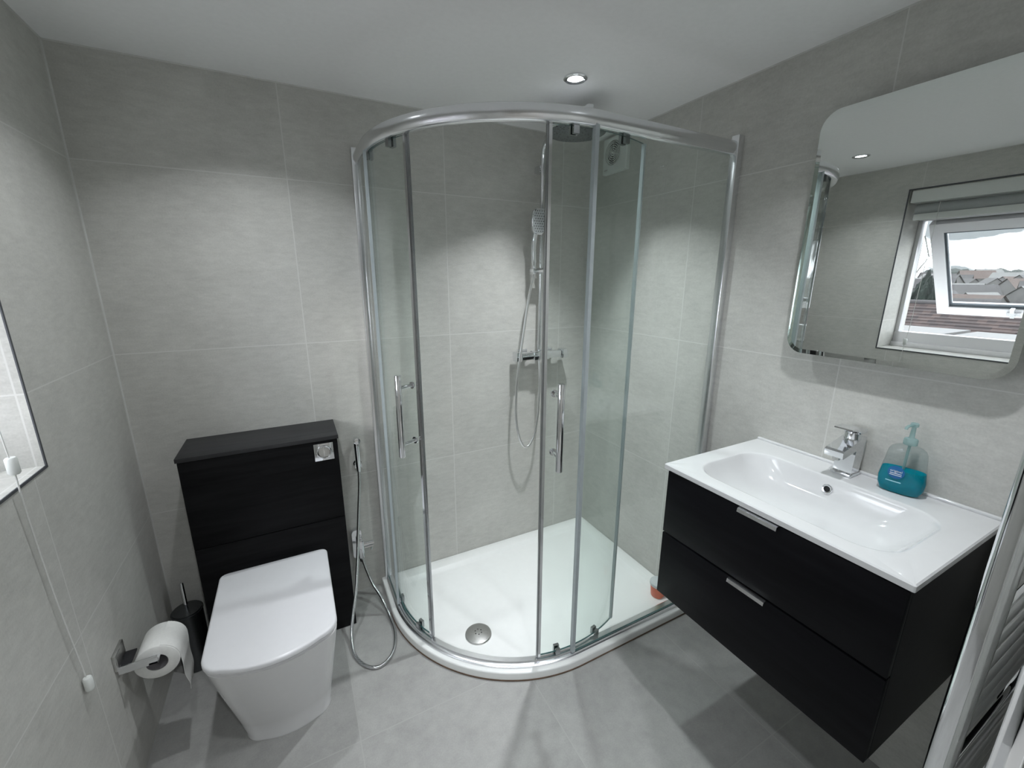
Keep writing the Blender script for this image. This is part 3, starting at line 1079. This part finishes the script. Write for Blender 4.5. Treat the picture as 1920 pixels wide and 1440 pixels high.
# ------------------------------------------------------------------ toilet roll and its holder
rh = thing('toilet_roll_holder', 'chrome square toilet roll holder on the left wall below the window', 'toilet roll holder', (0, -0.47, 0.42))
rx, rz = 0.082, 0.352
ho = MB()
ho.box(0, -0.515, 0.385, 0.008, -0.445, 0.437, bev=0.002)
ho.box(0.008, -0.512, 0.387, 0.010, -0.480, 0.432)
ho.build('wall_plate', M['steel'], rh)
ah_ = MB()
ah_.box(0.006, -0.513, rz + 0.020, rx + 0.012, -0.507, rz + 0.044, bev=0.001)
ah_.box(rx - 0.010, -0.513, rz + 0.020, rx + 0.012, -0.370, rz + 0.028, bev=0.001)
ah_.build('arm', M['rail'], rh)
MB().box(0.0085, -0.506, 0.388, 0.034, -0.447, 0.393, bev=0.001).build('slot', M['void'], rh)  # solid black bar standing in for the shade in the holder's gap
ro = thing('toilet_roll', 'white toilet roll with a loose hanging sheet on the chrome holder', 'toilet roll', (rx, -0.43, rz))
ya, yb_ = -0.485, -0.380
R0, R1 = 0.0545, 0.0265
rp = MB()
rp.rings([[(rx + r * math.cos(a), y, rz + r * math.sin(a)) for a in [2 * PI * k / 48 for k in range(48)]] for r, y in ((R1, ya), (R0 - 0.002, ya), (R0, ya + 0.002), (R0, yb_ - 0.002), (R0 - 0.002, yb_), (R1, yb_))], True)
rp.build('paper', M['paper'], ro, angle=50)
rc_ = MB()
rc_.rings([[(rx + r * math.cos(a), y, rz + r * math.sin(a)) for a in [2 * PI * k / 40 for k in range(40)]] for r, y in ((R1, ya + 0.001), (R1, yb_ - 0.001), (R1 - 0.0015, yb_ - 0.001), (R1 - 0.0015, ya + 0.001), (R1, ya + 0.001))], True)
rc_.build('core', M['card'], ro, angle=50)
sheet = MB()
rows = []
nu, nv = 10, 26
for i in range(nu + 1):
    u = i / nu
    y = ya + 0.002 + u * (yb_ - ya - 0.004)
    zend = 0.222 - 0.045 * u + (0.03 * (0.25 - abs(u - 0.25)) if u < 0.5 else 0)
    col = []
    for j in range(nv + 1):
        v = j / nv
        if v < 0.3:
            a = math.radians(75 - 75 * v / 0.3)
            col.append((rx + (R0 + 0.0012) * math.cos(a), y, rz + (R0 + 0.0012) * math.sin(a)))
        else:
            t = (v - 0.3) / 0.7
            z = rz + (zend - rz) * t
            col.append((rx + R0 + 0.0012 + 0.006 * t * math.sin(3.2 * u + 2.0 * t) + 0.004 * math.sin(9 * t + 2 * u) * t, y - 0.012 * t * (1 - u) * 0.3, z))
    rows.append(col)
back = [[(p[0] - 0.0008, p[1], p[2]) for p in c] for c in rows]
sheet.rings(rows, False)
sheet.rings(back, False)
for A, B in ((rows[0], back[0]), (rows[-1], back[-1])):
    sheet.rings([A, B], False)
sheet.rings([[c[-1] for c in rows], [c[-1] for c in back]], False)
sheet.build('loose_sheet', M['paper'], ro, angle=60)

# ------------------------------------------------------------------ bidet sprayer
bs = thing('bidet_sprayer', 'chrome hand bidet sprayer on a looping metal hose beside the cabinet', 'bidet sprayer', (0.735, -0.035, 0.65))
MB().lathe([(0.008, 0.628), (0.010, 0.632), (0.010, 0.650), (0.0115, 0.656), (0.0115, 0.742), (0.0125, 0.748), (0.0125, 0.758), (0.010, 0.764)], (0.736, -0.035, 0), 'z', 20).build('handle', M['chrome'], bs)
sph = MB().lathe([(0.006, -0.016), (0.012, -0.022), (0.0145, -0.032), (0.0145, -0.052), (0.0135, -0.058), (0.006, -0.060)], (0.737, 0, 0.776), 'y', 24)
sph.build('spray_head', M['chrome'], bs)
bhose = catmull([(0.736, -0.035, 0.632), (0.731, -0.042, 0.56), (0.716, -0.062, 0.447), (0.696, -0.105, 0.316), (0.683, -0.145, 0.252), (0.662, -0.205, 0.165), (0.637, -0.255, 0.090), (0.621, -0.30, 0.030), (0.622, -0.375, 0.009), (0.655, -0.445, 0.0072),
                 (0.704, -0.470, 0.0072), (0.758, -0.43, 0.0072), (0.787, -0.34, 0.0075), (0.785, -0.24, 0.016), (0.768, -0.16, 0.052), (0.744, -0.10, 0.091), (0.722, -0.060, 0.165), (0.713, -0.044, 0.215)], 12)


def hose_mat():
    mt, nt, b = new_mat('ribbed_metal_hose')
    setp(b, color=(0.62, 0.63, 0.64), rough=0.22, metal=1.0)
    ge = nd(nt, 'ShaderNodeNewGeometry')
    wv = nd(nt, 'ShaderNodeTexWave')
    wv.inputs['Scale'].default_value = 95
    wv.inputs['Distortion'].default_value = 0
    wv.bands_direction = 'DIAGONAL'
    nt.links.new(ge.outputs['Position'], wv.inputs['Vector'])
    bp = nd(nt, 'ShaderNodeBump')
    bp.inputs['Strength'].default_value = 0.5
    bp.inputs['Distance'].default_value = 0.001
    nt.links.new(wv.outputs['Fac'], bp.inputs['Height'])
    nt.links.new(bp.outputs[0], b.inputs['Normal'])
    return mt


MB().tube(bhose, 0.0064, 12).build('hose', hose_mat(), bs)
sh_ = MB().lathe([(0.0175, 0.0), (0.0175, -0.005), (0.012, -0.009), (0.009, -0.022)], (0.736, 0, 0.655), 'y', 28)
sh_.box(0.722, -0.040, 0.646, 0.7255, -0.018, 0.664).box(0.7465, -0.040, 0.646, 0.750, -0.018, 0.664)
tag(sh_.build('sprayer_bracket', M['chrome']), 'round chrome wall bracket that holds the bidet sprayer', 'bracket')
bv = thing('bidet_valve', 'chrome angle valve low on the back wall feeding the bidet hose', 'valve', (0.70, -0.02, 0.26))
MB().prism(rrect(0.680, 0.196, 0.722, 0.338, 0.014), -0.026, 0.0, 'y').build('wall_plate', M['chrome'], bv)
vbm = MB().box(0.698, -0.056, 0.205, 0.726, -0.024, 0.296, bev=0.006)
vbm.tube([(0.712, -0.044, 0.206), (0.713, -0.044, 0.188)], 0.0095, 14)
vbm.build('valve_body', M['chrome'], bv)
lv = MB().tube([(0.720, -0.042, 0.268), (0.770, -0.042, 0.268)], 0.0105, 18)
lv.tube([(0.724, -0.042, 0.250), (0.766, -0.042, 0.250)], 0.004, 12).tube([(0.758, -0.044, 0.245), (0.758, -0.046, 0.234)], 0.003, 8)
lv.build('tap_lever', M['chrome'], bv)

# ------------------------------------------------------------------ vanity unit
van = thing('vanity_unit', 'wall-hung black two-drawer vanity unit below the white basin', 'cabinet', (1.77, -1.31, 0.44))
vy0, vy1, vz0, vz1 = -1.606, -1.018, 0.441, 0.881
cc = MB().box(1.556, vy0, vz0, W, vy1, 0.79)
cc.box(1.556, vy0, 0.79, W, vy0 + 0.016, vz1).box(1.556, vy1 - 0.016, 0.79, W, vy1, vz1)
cc.build('carcass', M['wood_vanity'], van, smooth=False)
for z0_, z1_ in ((0.668, 0.876), (vz0, 0.6625)):
    dr = MB().box(1.536, vy0, z0_, 1.5545, vy1, z1_, bev=0.0008).build('drawer_front', M['wood_vanity'], van)
    hp = [(1.552, z1_ + 0.0025), (1.530, z1_ + 0.0025), (1.5235, z1_ + 0.0005), (1.5215, z1_ - 0.009), (1.523, z1_ - 0.0095), (1.525, z1_ - 0.001), (1.531, z1_ + 0.0008), (1.552, z1_ + 0.0008)]
    MB().prism(hp, -1.360, -1.258, 'y').build('drawer_handle', M['chrome'], dr)

# ------------------------------------------------------------------ wash basin
bas = thing('wash_basin', 'white rectangular wash basin with rounded bowl on the black vanity unit', 'basin', (1.77, -1.31, 0.881))
BX0, BX1, BY0, BY1 = 1.528, W, -1.6145, -1.006
bz = 0.899
ox0, ox1, oy0, oy1 = 1.577, 1.884, -1.555, -1.066     # bowl rim
NS = 12


def loop_rr(x0, y0, x1, y1, r, z):
    return [(p[0], p[1], z) for p in rrect(x0, y0, x1, y1, r, NS)]


bb = MB()
bl = [loop_rr(BX0 + 0.004, BY0 + 0.004, BX1, BY1 - 0.004, 0.003, 0.8812), loop_rr(BX0, BY0, BX1, BY1, 0.004, 0.883), loop_rr(BX0, BY0, BX1, BY1, 0.004, bz - 0.003),
      loop_rr(BX0 + 0.003, BY0 + 0.003, BX1, BY1 - 0.003, 0.004, bz)]


def bowl(ix0, ix1, iy, z, r):
    return loop_rr(ox0 + ix0, oy0 + iy, ox1 - ix1, oy1 - iy, r, z)


bl += [bowl(-0.004, -0.004, -0.004, bz, 0.084), bowl(0, 0, 0, bz - 0.0006, 0.08), bowl(0.002, 0.002, 0.002, bz - 0.003, 0.08), bowl(0.005, 0.004, 0.007, bz - 0.012, 0.08),
       bowl(0.012, 0.009, 0.020, bz - 0.034, 0.08), bowl(0.020, 0.018, 0.042, bz - 0.058, 0.08), bowl(0.032, 0.034, 0.072, bz - 0.080, 0.075), bowl(0.048, 0.058, 0.108, bz - 0.091, 0.065),
       bowl(0.080, 0.085, 0.160, bz - 0.0955, 0.055), bowl(0.125, 0.125, 0.215, bz - 0.098, 0.025)]
bb.rings(bl, True, False, True)
bb.build('basin_body', M['ceramic'], bas, angle=40)
MB().box(W - 0.013, BY0 + 0.002, bz - 0.001, W - 0.0005, BY1 - 0.002, bz + 0.0075, bev=0.003, seg=3).build('back_lip', M['ceramic'], bas)
ov = MB()
ovc = Vector((1.8735, -1.298, 0.864))
tilt = Matrix.Rotation(math.radians(16), 3, 'Y')


def ovp(r, h, k, seg=32):
    a = 2 * PI * k / seg
    return ovc + tilt @ Vector((-h, r * math.cos(a), r * math.sin(a)))


ov.rings([[ovp(r, h, k) for k in range(32)] for r, h in ((0.0135, -0.004), (0.0135, 0.003), (0.012, 0.0045), (0.0085, 0.004), (0.0075, 0.0015))], True, False, False)
ovr = ov.build('overflow_ring', M['chrome'], bas)
MB().rings([[ovp(r, h, k) for k in range(32)] for r, h in ((0.0078, 0.0016), (0.001, 0.0016))], True, False, True).build('overflow_hole', M['void'], ovr)

# ------------------------------------------------------------------ basin tap
tp = thing('basin_tap', 'square chrome mixer tap on the back edge of the white basin', 'tap', (1.952, -1.300, bz))
tyc = -1.300
MB().box(1.921, tyc - 0.027, bz, 1.982, tyc + 0.027, bz + 0.009, bev=0.003).build('base_plate', M['chrome'], tp)
tbod = MB()
prof = [(1.930, bz + 0.008), (1.976, bz + 0.008), (1.981, bz + 0.118), (1.962, bz + 0.118), (1.860, bz + 0.092), (1.854, bz + 0.087), (1.857, bz + 0.070), (1.861, bz + 0.068), (1.933, bz + 0.084)]
prof = [(1.930, bz + 0.008), (1.974, bz + 0.008), (1.981, bz + 0.116), (1.950, bz + 0.112), (1.868, bz + 0.092), (1.862, bz + 0.087), (1.864, bz + 0.070), (1.868, bz + 0.068), (1.934, bz + 0.080)]
tbod.prism(prof, tyc - 0.0235, tyc + 0.0235, 'y')
tbod.build('spout_body', M['chrome'], tp, smooth=False)
MB().lathe([(0.0095, 0.058), (0.0095, 0.070)], (1.882, tyc, bz), 'z', 20).build('aerator', M['steel'], tp)
MB().lathe([(0.0205, 0.098), (0.0205, 0.128), (0.018, 0.131)], (1.952, tyc, bz), 'z', 28).build('cartridge', M['chrome'], tp)
le = MB()
lp = [(1.978, bz + 0.128), (1.980, bz + 0.140), (1.930, bz + 0.151), (1.890, bz + 0.1505), (1.890, bz + 0.1465), (1.932, bz + 0.139), (1.945, bz + 0.128)]
le.prism(lp, tyc - 0.0225, tyc + 0.0225, 'y')
le.build('lever', M['chrome'], tp, smooth=False)

# ------------------------------------------------------------------ soap bottle
so = thing('soap_bottle', 'clear pump bottle of teal liquid soap on the basin right of the tap', 'bottle', (1.948, -1.428, bz))
SC = Vector((1.948, -1.428, bz))
srot = Matrix.Rotation(math.radians(9), 3, 'Z')
sprof = [(0.0, 0.036, 0.017), (0.003, 0.041, 0.020), (0.020, 0.048, 0.0235), (0.040, 0.0492, 0.0245), (0.062, 0.0462, 0.0235), (0.085, 0.0425, 0.021), (0.105, 0.0405, 0.0195), (0.117, 0.0385, 0.0185), (0.125, 0.0345, 0.017),
         (0.1305, 0.027, 0.015), (0.134, 0.018, 0.0135), (0.1365, 0.0135, 0.0125)]


def sring(z, w_, d_, n=40, p=0.72):
    out = []
    for k in range(n):
        a = 2 * PI * k / n
        c, s_ = math.cos(a), math.sin(a)
        v = Vector((math.copysign(abs(c) ** p, c) * d_, math.copysign(abs(s_) ** p, s_) * w_, z))
        out.append(SC + srot @ v)
    return out


def s_at(z):
    for i in range(len(sprof) - 1):
        if sprof[i][0] <= z <= sprof[i + 1][0]:
            t = (z - sprof[i][0]) / (sprof[i + 1][0] - sprof[i][0])
            return [sprof[i][k] + t * (sprof[i + 1][k] - sprof[i][k]) for k in (1, 2)]
    return sprof[-1][1:]


MB().rings([sring(z, w_, d_) for z, w_, d_ in sprof], True, True, True).build('bottle_body', M['bottle'], so, angle=60)
LQ = 0.066
lq = [(z, w_ - 0.0015, d_ - 0.0015) for z, w_, d_ in sprof if 0.0 < z < LQ]
lq = [(0.0015, sprof[0][1] - 0.001, sprof[0][2] - 0.001)] + lq + [(LQ, s_at(LQ)[0] - 0.0015, s_at(LQ)[1] - 0.0015)]
MB().rings([sring(z, w_, d_) for z, w_, d_ in lq], True, True, True).build('soap_liquid', M['liquid'], so, angle=60)


def front(y, z, lift):
    """point on the bottle's front face at lateral y, height z"""
    w_, d_ = s_at(z)
    s_ = max(-0.999, min(0.999, y / w_))
    sn = math.copysign(abs(s_) ** (1 / 0.72), s_)
    c = math.sqrt(max(0, 1 - sn * sn)) ** 0.72
    return SC + srot @ Vector((-c * d_ - lift, y, z))


lbc = (0.010, 0.060)
lb = MB()
lrings = []
for r in (0.0175, 0.012, 0.006, 0.0012):
    lrings.append([front(lbc[0] + r * math.cos(2 * PI * k / 36), lbc[1] + r * math.sin(2 * PI * k / 36), 0.0006) for k in range(36)])
lb.rings(lrings, True, False, True)
lab = lb.build('round_label', M['label_blue'], so, angle=80)


def lettering(txt, size, yc, zc, lift, mat, parent, name):
    cu = bpy.data.curves.new(name, 'FONT')
    cu.body = txt
    cu.size = size
    cu.align_x, cu.align_y = 'CENTER', 'CENTER'
    cu.resolution_u = 3
    tmp = bpy.data.objects.new(name, cu)
    COL.objects.link(tmp)
    dg = bpy.context.evaluated_depsgraph_get()
    me = bpy.data.meshes.new_from_object(tmp.evaluated_get(dg))
    bpy.data.objects.remove(tmp)
    mb = MB()
    # seen from the room the bottle's +y side is on the left
    mb.add([front(yc - v.co.x, zc + v.co.y, lift) for v in me.vertices], [list(p.vertices) for p in me.polygons])
    bpy.data.meshes.remove(me)
    return mb.build(name, mat, parent, smooth=False)


lettering('original', 0.0085, lbc[0], lbc[1] + 0.0035, 0.0011, M['label_ink'], lab, 'lettering')
ln = MB()
for zz, ww in ((-0.003, 0.012), (-0.0075, 0.0125)):
    A = [front(lbc[0] + ww * (1 - 2 * k / 10), lbc[1] + zz + 0.0009, 0.0011) for k in range(11)]
    B = [front(lbc[0] + ww * (1 - 2 * k / 10), lbc[1] + zz - 0.0009, 0.0011) for k in range(11)]
    ln.rings([A, B], False)
ln.build('fine_print', M['label_ink'], lab, smooth=False)
pbar = MB()
A = [front(0.028 - 0.032 * k / 10, 0.0345 + 0.0014, 0.0008) for k in range(11)]
B = [front(0.028 - 0.032 * k / 10, 0.0345 - 0.0014, 0.0008) for k in range(11)]
pbar.rings([A, B], False)
pbar.build('printed_bar', M['label_bar'], so, smooth=False)
pm = MB()
pm.lathe([(0.0135, 0.1365), (0.0145, 0.138), (0.0145, 0.150), (0.013, 0.153), (0.007, 0.155), (0.0055, 0.158), (0.0045, 0.186)], SC, 'z', 28, True, True)
ndir = srot @ Vector((-1, 0.35, 0)).normalized()
top = SC + Vector((0, 0, 0.190))
pm.lathe([(0.0075, 0.186), (0.0085, 0.188), (0.0085, 0.194), (0.007, 0.196)], SC, 'z', 20)
pm.tube([top, top + ndir * 0.022, top + ndir * 0.029 + Vector((0, 0, -0.003)), top + ndir * 0.031 + Vector((0, 0, -0.008))], 0.0036, 12)
pm.build('pump', M['pump'], so)
MB().tube([SC + Vector((0, 0, 0.135)), SC + Vector((0.001, 0.002, 0.06)), SC + Vector((0.002, 0.010, 0.012))], 0.0032, 10).build('dip_tube', M['pump'], so)

# ------------------------------------------------------------------ wall mirror
mi_ = thing('wall_mirror', 'large frameless mirror with rounded corners above the white basin', 'mirror', (W, -1.32, 1.57))
my0, my1, mz0, mz1 = -1.569, -1.077, 1.232, 1.911
xf = 1.945


def mloop(d, x, r):
    return [(x, p[0], p[1]) for p in rrect(my0 + d, mz0 + d, my1 - d, mz1 - d, r, 10)]


MB().rings([mloop(0.013, xf, 0.037), mloop(0.0131, xf, 0.037)], True, False, True).build('mirror_glass', M['mirror'], mi_, smooth=False, recalc=False)
MB().rings([mloop(0.013, xf, 0.037), mloop(0.0, xf + 0.0016, 0.05), mloop(0.0, xf + 0.0045, 0.05)], True, False, False).build('bevelled_edge', M['mirror'], mi_, angle=10)
MB().box(xf + 0.006, my0 + 0.035, mz0 + 0.035, W, my1 - 0.035, mz1 - 0.035, bev=0.004).build('back_box', M['white_plastic'], mi_)
MB().rings([mloop(0.001, xf + 0.0046, 0.05), mloop(0.001, xf + 0.006, 0.05)], True, True, True).build('backing', M['glass_edge'], mi_)

# ------------------------------------------------------------------ towel radiator on the doorway wall
ra = thing('towel_radiator', 'chrome ladder towel radiator in the lower right foreground', 'radiator', (1.72, -1.73, 0.1))
for xx in (1.500, 1.925):
    up = MB()
    pr_ = [(xx - 0.013, -1.697), (xx - 0.004, -1.693), (xx + 0.006, -1.693), (xx + 0.015, -1.697), (xx + 0.018, -1.706), (xx + 0.018, -1.716), (xx + 0.014, -1.725), (xx + 0.006, -1.728),
           (xx - 0.004, -1.728), (xx - 0.012, -1.724), (xx - 0.016, -1.717), (xx - 0.0145, -1.712), (xx - 0.0165, -1.705)]
    up.prism(pr_, 0.10, 1.42, 'z')
    up.build('upright', M['chrome'], ra, angle=60)
zs = []
z = 0.18
for nb, gap in ((3, 0.16), (4, 0.13), (6, 0.13), (5, 0.1)):
    for k in range(nb):
        zs.append(z)
        z += 0.044
    z += gap - 0.044
for zz in zs:
    if zz < 1.40:
        MB().tube([(1.506, -1.717, zz), (1.92, -1.717, zz)], 0.0100, 14).build('rung', M['chrome'], ra)
for xx, zz in ((1.55, 1.30), (1.88, 1.30), (1.55, 0.30), (1.88, 0.30)):
    MB().tube([(xx, YF + 0.001, zz), (xx, -1.722, zz)], 0.010, 12).lathe([(0.018, YF + 0.001), (0.018, YF + 0.006)], (xx, 0, zz), 'y', 20).build('wall_bracket', M['chrome'], ra)
for xx in (1.500, 1.925):
    MB().tube([(xx, -1.711, 0.10), (xx, -1.711, 0.0)], 0.009, 14).box(xx - 0.014, -1.727, 0.05, xx + 0.014, -1.695, 0.09, bev=0.004).build('valve', M['chrome'], ra)

# ------------------------------------------------------------------ outside, seen in the mirror
M['roof_tile'] = None


def roof_material():
    mt, nt, b = new_mat('brown_roof_tiles')
    L = nt.links.new
    ge = nd(nt, 'ShaderNodeNewGeometry')
    sp = nd(nt, 'ShaderNodeSeparateXYZ')
    L(ge.outputs['Position'], sp.inputs[0])
    row = mth(nt, 'FLOOR', mth(nt, 'DIVIDE', sp.outputs['X'], 0.105))
    yy = mth(nt, 'ADD', mth(nt, 'DIVIDE', sp.outputs['Y'], 0.17), mth(nt, 'MULTIPLY', mth(nt, 'MODULO', row, 2.0), 0.5))
    cb = nd(nt, 'ShaderNodeCombineXYZ')
    L(row, cb.inputs[0])
    L(mth(nt, 'FLOOR', yy), cb.inputs[1])
    wn = nd(nt, 'ShaderNodeTexWhiteNoise')
    L(cb.outputs[0], wn.inputs['Vector'])
    r = nd(nt, 'ShaderNodeValToRGB')
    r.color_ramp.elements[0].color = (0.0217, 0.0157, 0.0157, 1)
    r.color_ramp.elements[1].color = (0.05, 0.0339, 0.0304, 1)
    L(wn.outputs['Value'], r.inputs['Fac'])
    L(r.outputs['Color'], b.inputs['Base Color'])
    setp(b, rough=0.85)
    return mt


M['roof_tile'] = roof_material()
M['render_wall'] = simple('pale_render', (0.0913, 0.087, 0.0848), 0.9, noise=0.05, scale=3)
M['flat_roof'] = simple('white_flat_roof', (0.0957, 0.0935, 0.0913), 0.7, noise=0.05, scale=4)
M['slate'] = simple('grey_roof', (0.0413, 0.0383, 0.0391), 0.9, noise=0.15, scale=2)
M['terracotta'] = simple('pale_red_roof', (0.0609, 0.0426, 0.037), 0.9, noise=0.15, scale=2)
M['needle'] = simple('evergreen_needles', (0.0052, 0.0096, 0.0065), 0.9, noise=0.5, scale=4)
M['leaf'] = simple('grey_green_foliage', (0.0283, 0.0326, 0.0296), 0.9, noise=0.3, scale=1)
M['meadow'] = simple('hazy_ground', (0.0522, 0.0543, 0.05), 1.0, noise=0.2, scale=0.05)
M['bark'] = simple('bark', (0.05, 0.04, 0.03), 0.9, noise=0.2)
M['dark_pane'] = simple('dark_house_window', (0.02, 0.023, 0.026), 0.2, noise=0.1)

# neighbouring house: tiled roof facing the window, white low extension
RX, RZ = -13.0, 0.80
PITCH = math.radians(36)
nh = thing('neighbour_house', 'brown tiled roof of the house next door seen through the window in the mirror', 'house', (RX, 3, -6))
rf = MB()
ny0, ny1 = -6.0, 9.0
step = 0.105
n_rows = 30
for k in range(n_rows):
    xa = RX + k * step
    za = RZ - (xa - RX) * math.tan(PITCH)
    xb = xa + step * 1.12
    zb = RZ - (xb - RX) * math.tan(PITCH)
    rf.add([(xa, ny0, za), (xb, ny0, zb + 0.026), (xb, ny1, zb + 0.026), (xa, ny1, za), (xb, ny0, zb - 0.01), (xb, ny1, zb - 0.01)], [(0, 1, 2, 3), (1, 4, 5, 2)])
xe = RX + n_rows * step
ze = RZ - (xe - RX) * math.tan(PITCH)
rf.add([(RX, ny0, RZ), (RX, ny1, RZ), (2 * RX - xe, ny1, ze), (2 * RX - xe, ny0, ze)], [(0, 1, 2, 3)])
rf.add([(RX, ny0, RZ - 0.02), (xe, ny0, ze - 0.02), (2 * RX - xe, ny0, ze)], [(0, 1, 2)])
rf.add([(RX, ny1, RZ - 0.02), (xe, ny1, ze - 0.02), (2 * RX - xe, ny1, ze)], [(0, 1, 2)])
rf.build('tiled_roof', M['roof_tile'], nh, smooth=False)
MB().tube([(RX, ny0, RZ + 0.02), (RX, ny1, RZ + 0.02)], 0.07, 10).build('ridge', M['slate'], nh)
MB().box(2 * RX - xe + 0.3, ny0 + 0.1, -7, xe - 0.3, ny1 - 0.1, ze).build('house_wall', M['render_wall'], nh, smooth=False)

ex = thing('flat_roof_extension', 'low white flat-roofed extension below the brown tiled roof in the mirror', 'building', (-8.6, 2.5, -6))
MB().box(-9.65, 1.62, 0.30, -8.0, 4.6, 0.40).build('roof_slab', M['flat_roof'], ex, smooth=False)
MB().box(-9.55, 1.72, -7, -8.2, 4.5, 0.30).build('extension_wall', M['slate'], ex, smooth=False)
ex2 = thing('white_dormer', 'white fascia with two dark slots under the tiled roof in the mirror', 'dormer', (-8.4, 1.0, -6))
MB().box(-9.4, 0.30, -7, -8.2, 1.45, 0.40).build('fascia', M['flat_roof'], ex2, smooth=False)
for y0_, y1_ in ((0.62, 0.86), (0.92, 1.16)):
    MB().box(-8.21, y0_, 0.285, -8.17, y1_, 0.355).build('slot', M['dark_pane'], ex2, smooth=False)


def blob(name, c, r, h, mat, parent=None, seed=0, sub=4, rough=0.25):
    bm = bmesh.new()
    bmesh.ops.create_icosphere(bm, subdivisions=sub, radius=1.0)
    rnd = random.Random(seed)
    ph = [Vector((rnd.uniform(-1, 1), rnd.uniform(-1, 1), rnd.uniform(-1, 1))) * rnd.uniform(4, 16) for _ in range(14)]
    mb = MB()
    vs = []
    for v in bm.verts:
        n = v.co.copy()
        d = sum(math.sin(p.dot(n) + i) for i, p in enumerate(ph)) / 14
        d += rnd.uniform(-0.5, 0.5) * rough
        k = 1 + rough * 2.2 * d
        vs.append((c[0] + n.x * r * k, c[1] + n.y * r * k, c[2] + n.z * h * k))
    bm.verts.index_update()
    mb.add(vs, [[q.index for q in f.verts] for f in bm.faces])
    bm.free()
    return mb.build(name, mat, parent, smooth=False, recalc=False)


# evergreen behind the ridge, in the gap beside the open sash
for i, (yy, zt_, rr) in enumerate(((6.25, 1.72, 0.42), (5.65, 1.55, 0.42), (5.08, 1.32, 0.40))):
    xx = -17.6 - 1.2 * (i % 2)
    t = thing('evergreen_tree', ['dark conifer beyond the tiled roof, the tallest of three in the mirror', 'dark conifer beyond the tiled roof, in the middle of three in the mirror',
                                 'dark conifer beyond the tiled roof, the lowest of three in the mirror'][i], 'tree', (xx, yy, -7), 'conifers behind the neighbouring roof')
    blob('foliage', (xx, yy, zt_ - 1.5), rr, 1.5, M['needle'], t, seed=i + 3, rough=0.20)
    MB().tube([(xx, yy, -7), (xx, yy, zt_ - 2.2)], 0.15, 8).build('trunk', M['bark'], t)

# ground falling away to a valley and a far hillside full of houses
gd = MB()
prof_g = [(-2, -7.0), (-22, -8.5), (-45, -9.5), (-90, -8.0), (-160, -4.5), (-260, -0.5), (-380, 2.2), (-430, 2.0)]
NYG = 24
rows = []
for gx, gz in prof_g:
    rows.append([(gx, -60 - 0.3 * abs(gx) + (260 + 0.9 * abs(gx)) * k / NYG, gz + 0.6 * math.sin(k * 1.3 + gx * 0.05) * (abs(gx) / 250)) for k in range(NYG + 1)])
gd.rings(rows, False)
hl = gd.build('hillside', M['meadow'], smooth=True)
struct(hl)


def gz_at(x):
    for (a, za), (b, zb) in zip(prof_g, prof_g[1:]):
        if b <= x <= a:
            return za + (zb - za) * (x - a) / (b - a)
    return prof_g[-1][1]


def house(x, y, s, ang_, rm):
    g_ = gz_at(x) - 0.4
    t = thing('distant_house', 'small pale house among many on the far hillside seen in the mirror', 'house', (x, y, g_), 'houses on the far hillside')
    Rz = Matrix.Rotation(ang_, 3, 'Z')
    P = lambda a, b, c: Vector((x, y, g_)) + Rz @ Vector((a * s, b * s, c * s))
    w_, l_, h_, rh_ = 0.5, 0.8, 0.62, 1.05
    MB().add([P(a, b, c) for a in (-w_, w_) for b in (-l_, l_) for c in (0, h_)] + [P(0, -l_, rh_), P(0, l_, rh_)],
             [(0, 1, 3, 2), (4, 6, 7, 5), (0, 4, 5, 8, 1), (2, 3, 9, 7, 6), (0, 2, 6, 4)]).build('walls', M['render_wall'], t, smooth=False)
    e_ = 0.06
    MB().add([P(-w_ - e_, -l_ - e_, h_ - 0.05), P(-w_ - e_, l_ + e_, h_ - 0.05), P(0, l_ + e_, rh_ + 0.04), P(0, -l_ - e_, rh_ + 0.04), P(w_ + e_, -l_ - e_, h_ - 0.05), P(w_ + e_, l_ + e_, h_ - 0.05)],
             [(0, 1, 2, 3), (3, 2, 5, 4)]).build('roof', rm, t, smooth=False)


rnd = random.Random(5)
placed = []


def free_spot(dmin, dmax, r, m0, m1):
    for _ in range(400):
        dx = dmin * (dmax / dmin) ** rnd.random()
        mm = rnd.uniform(m0, m1)
        x, y = 3.343 - dx, -1.858 + mm * dx
        if all((x - a) ** 2 + (y - b) ** 2 > (r + c) ** 2 for a, b, c in placed):
            placed.append((x, y, r))
            return x, y, dx
    return None


for k in range(80):
    sz = rnd.uniform(4.6, 6.2)
    sp_ = free_spot(95, 285, sz * 1.05, 0.185, 0.335)
    if sp_:
        house(sp_[0], sp_[1], sz, rnd.uniform(0, PI), [M['slate'], M['terracotta'], M['slate'], M['flat_roof']][k % 4])
for k in range(36):
    r = rnd.uniform(2.0, 3.0)
    sp_ = free_spot(75, 330, r * 1.7, 0.185, 0.335)
    if sp_:
        x, y, dx = sp_
        r *= 0.85 + dx / 500
        tag(blob('distant_tree', (x, y, gz_at(x) + r * 0.7), r, r * 0.95, M['leaf'], seed=100 + k, sub=2, rough=0.16),
            'rounded grey-green tree among the far houses seen in the mirror', 'tree', 'trees on the far hillside')
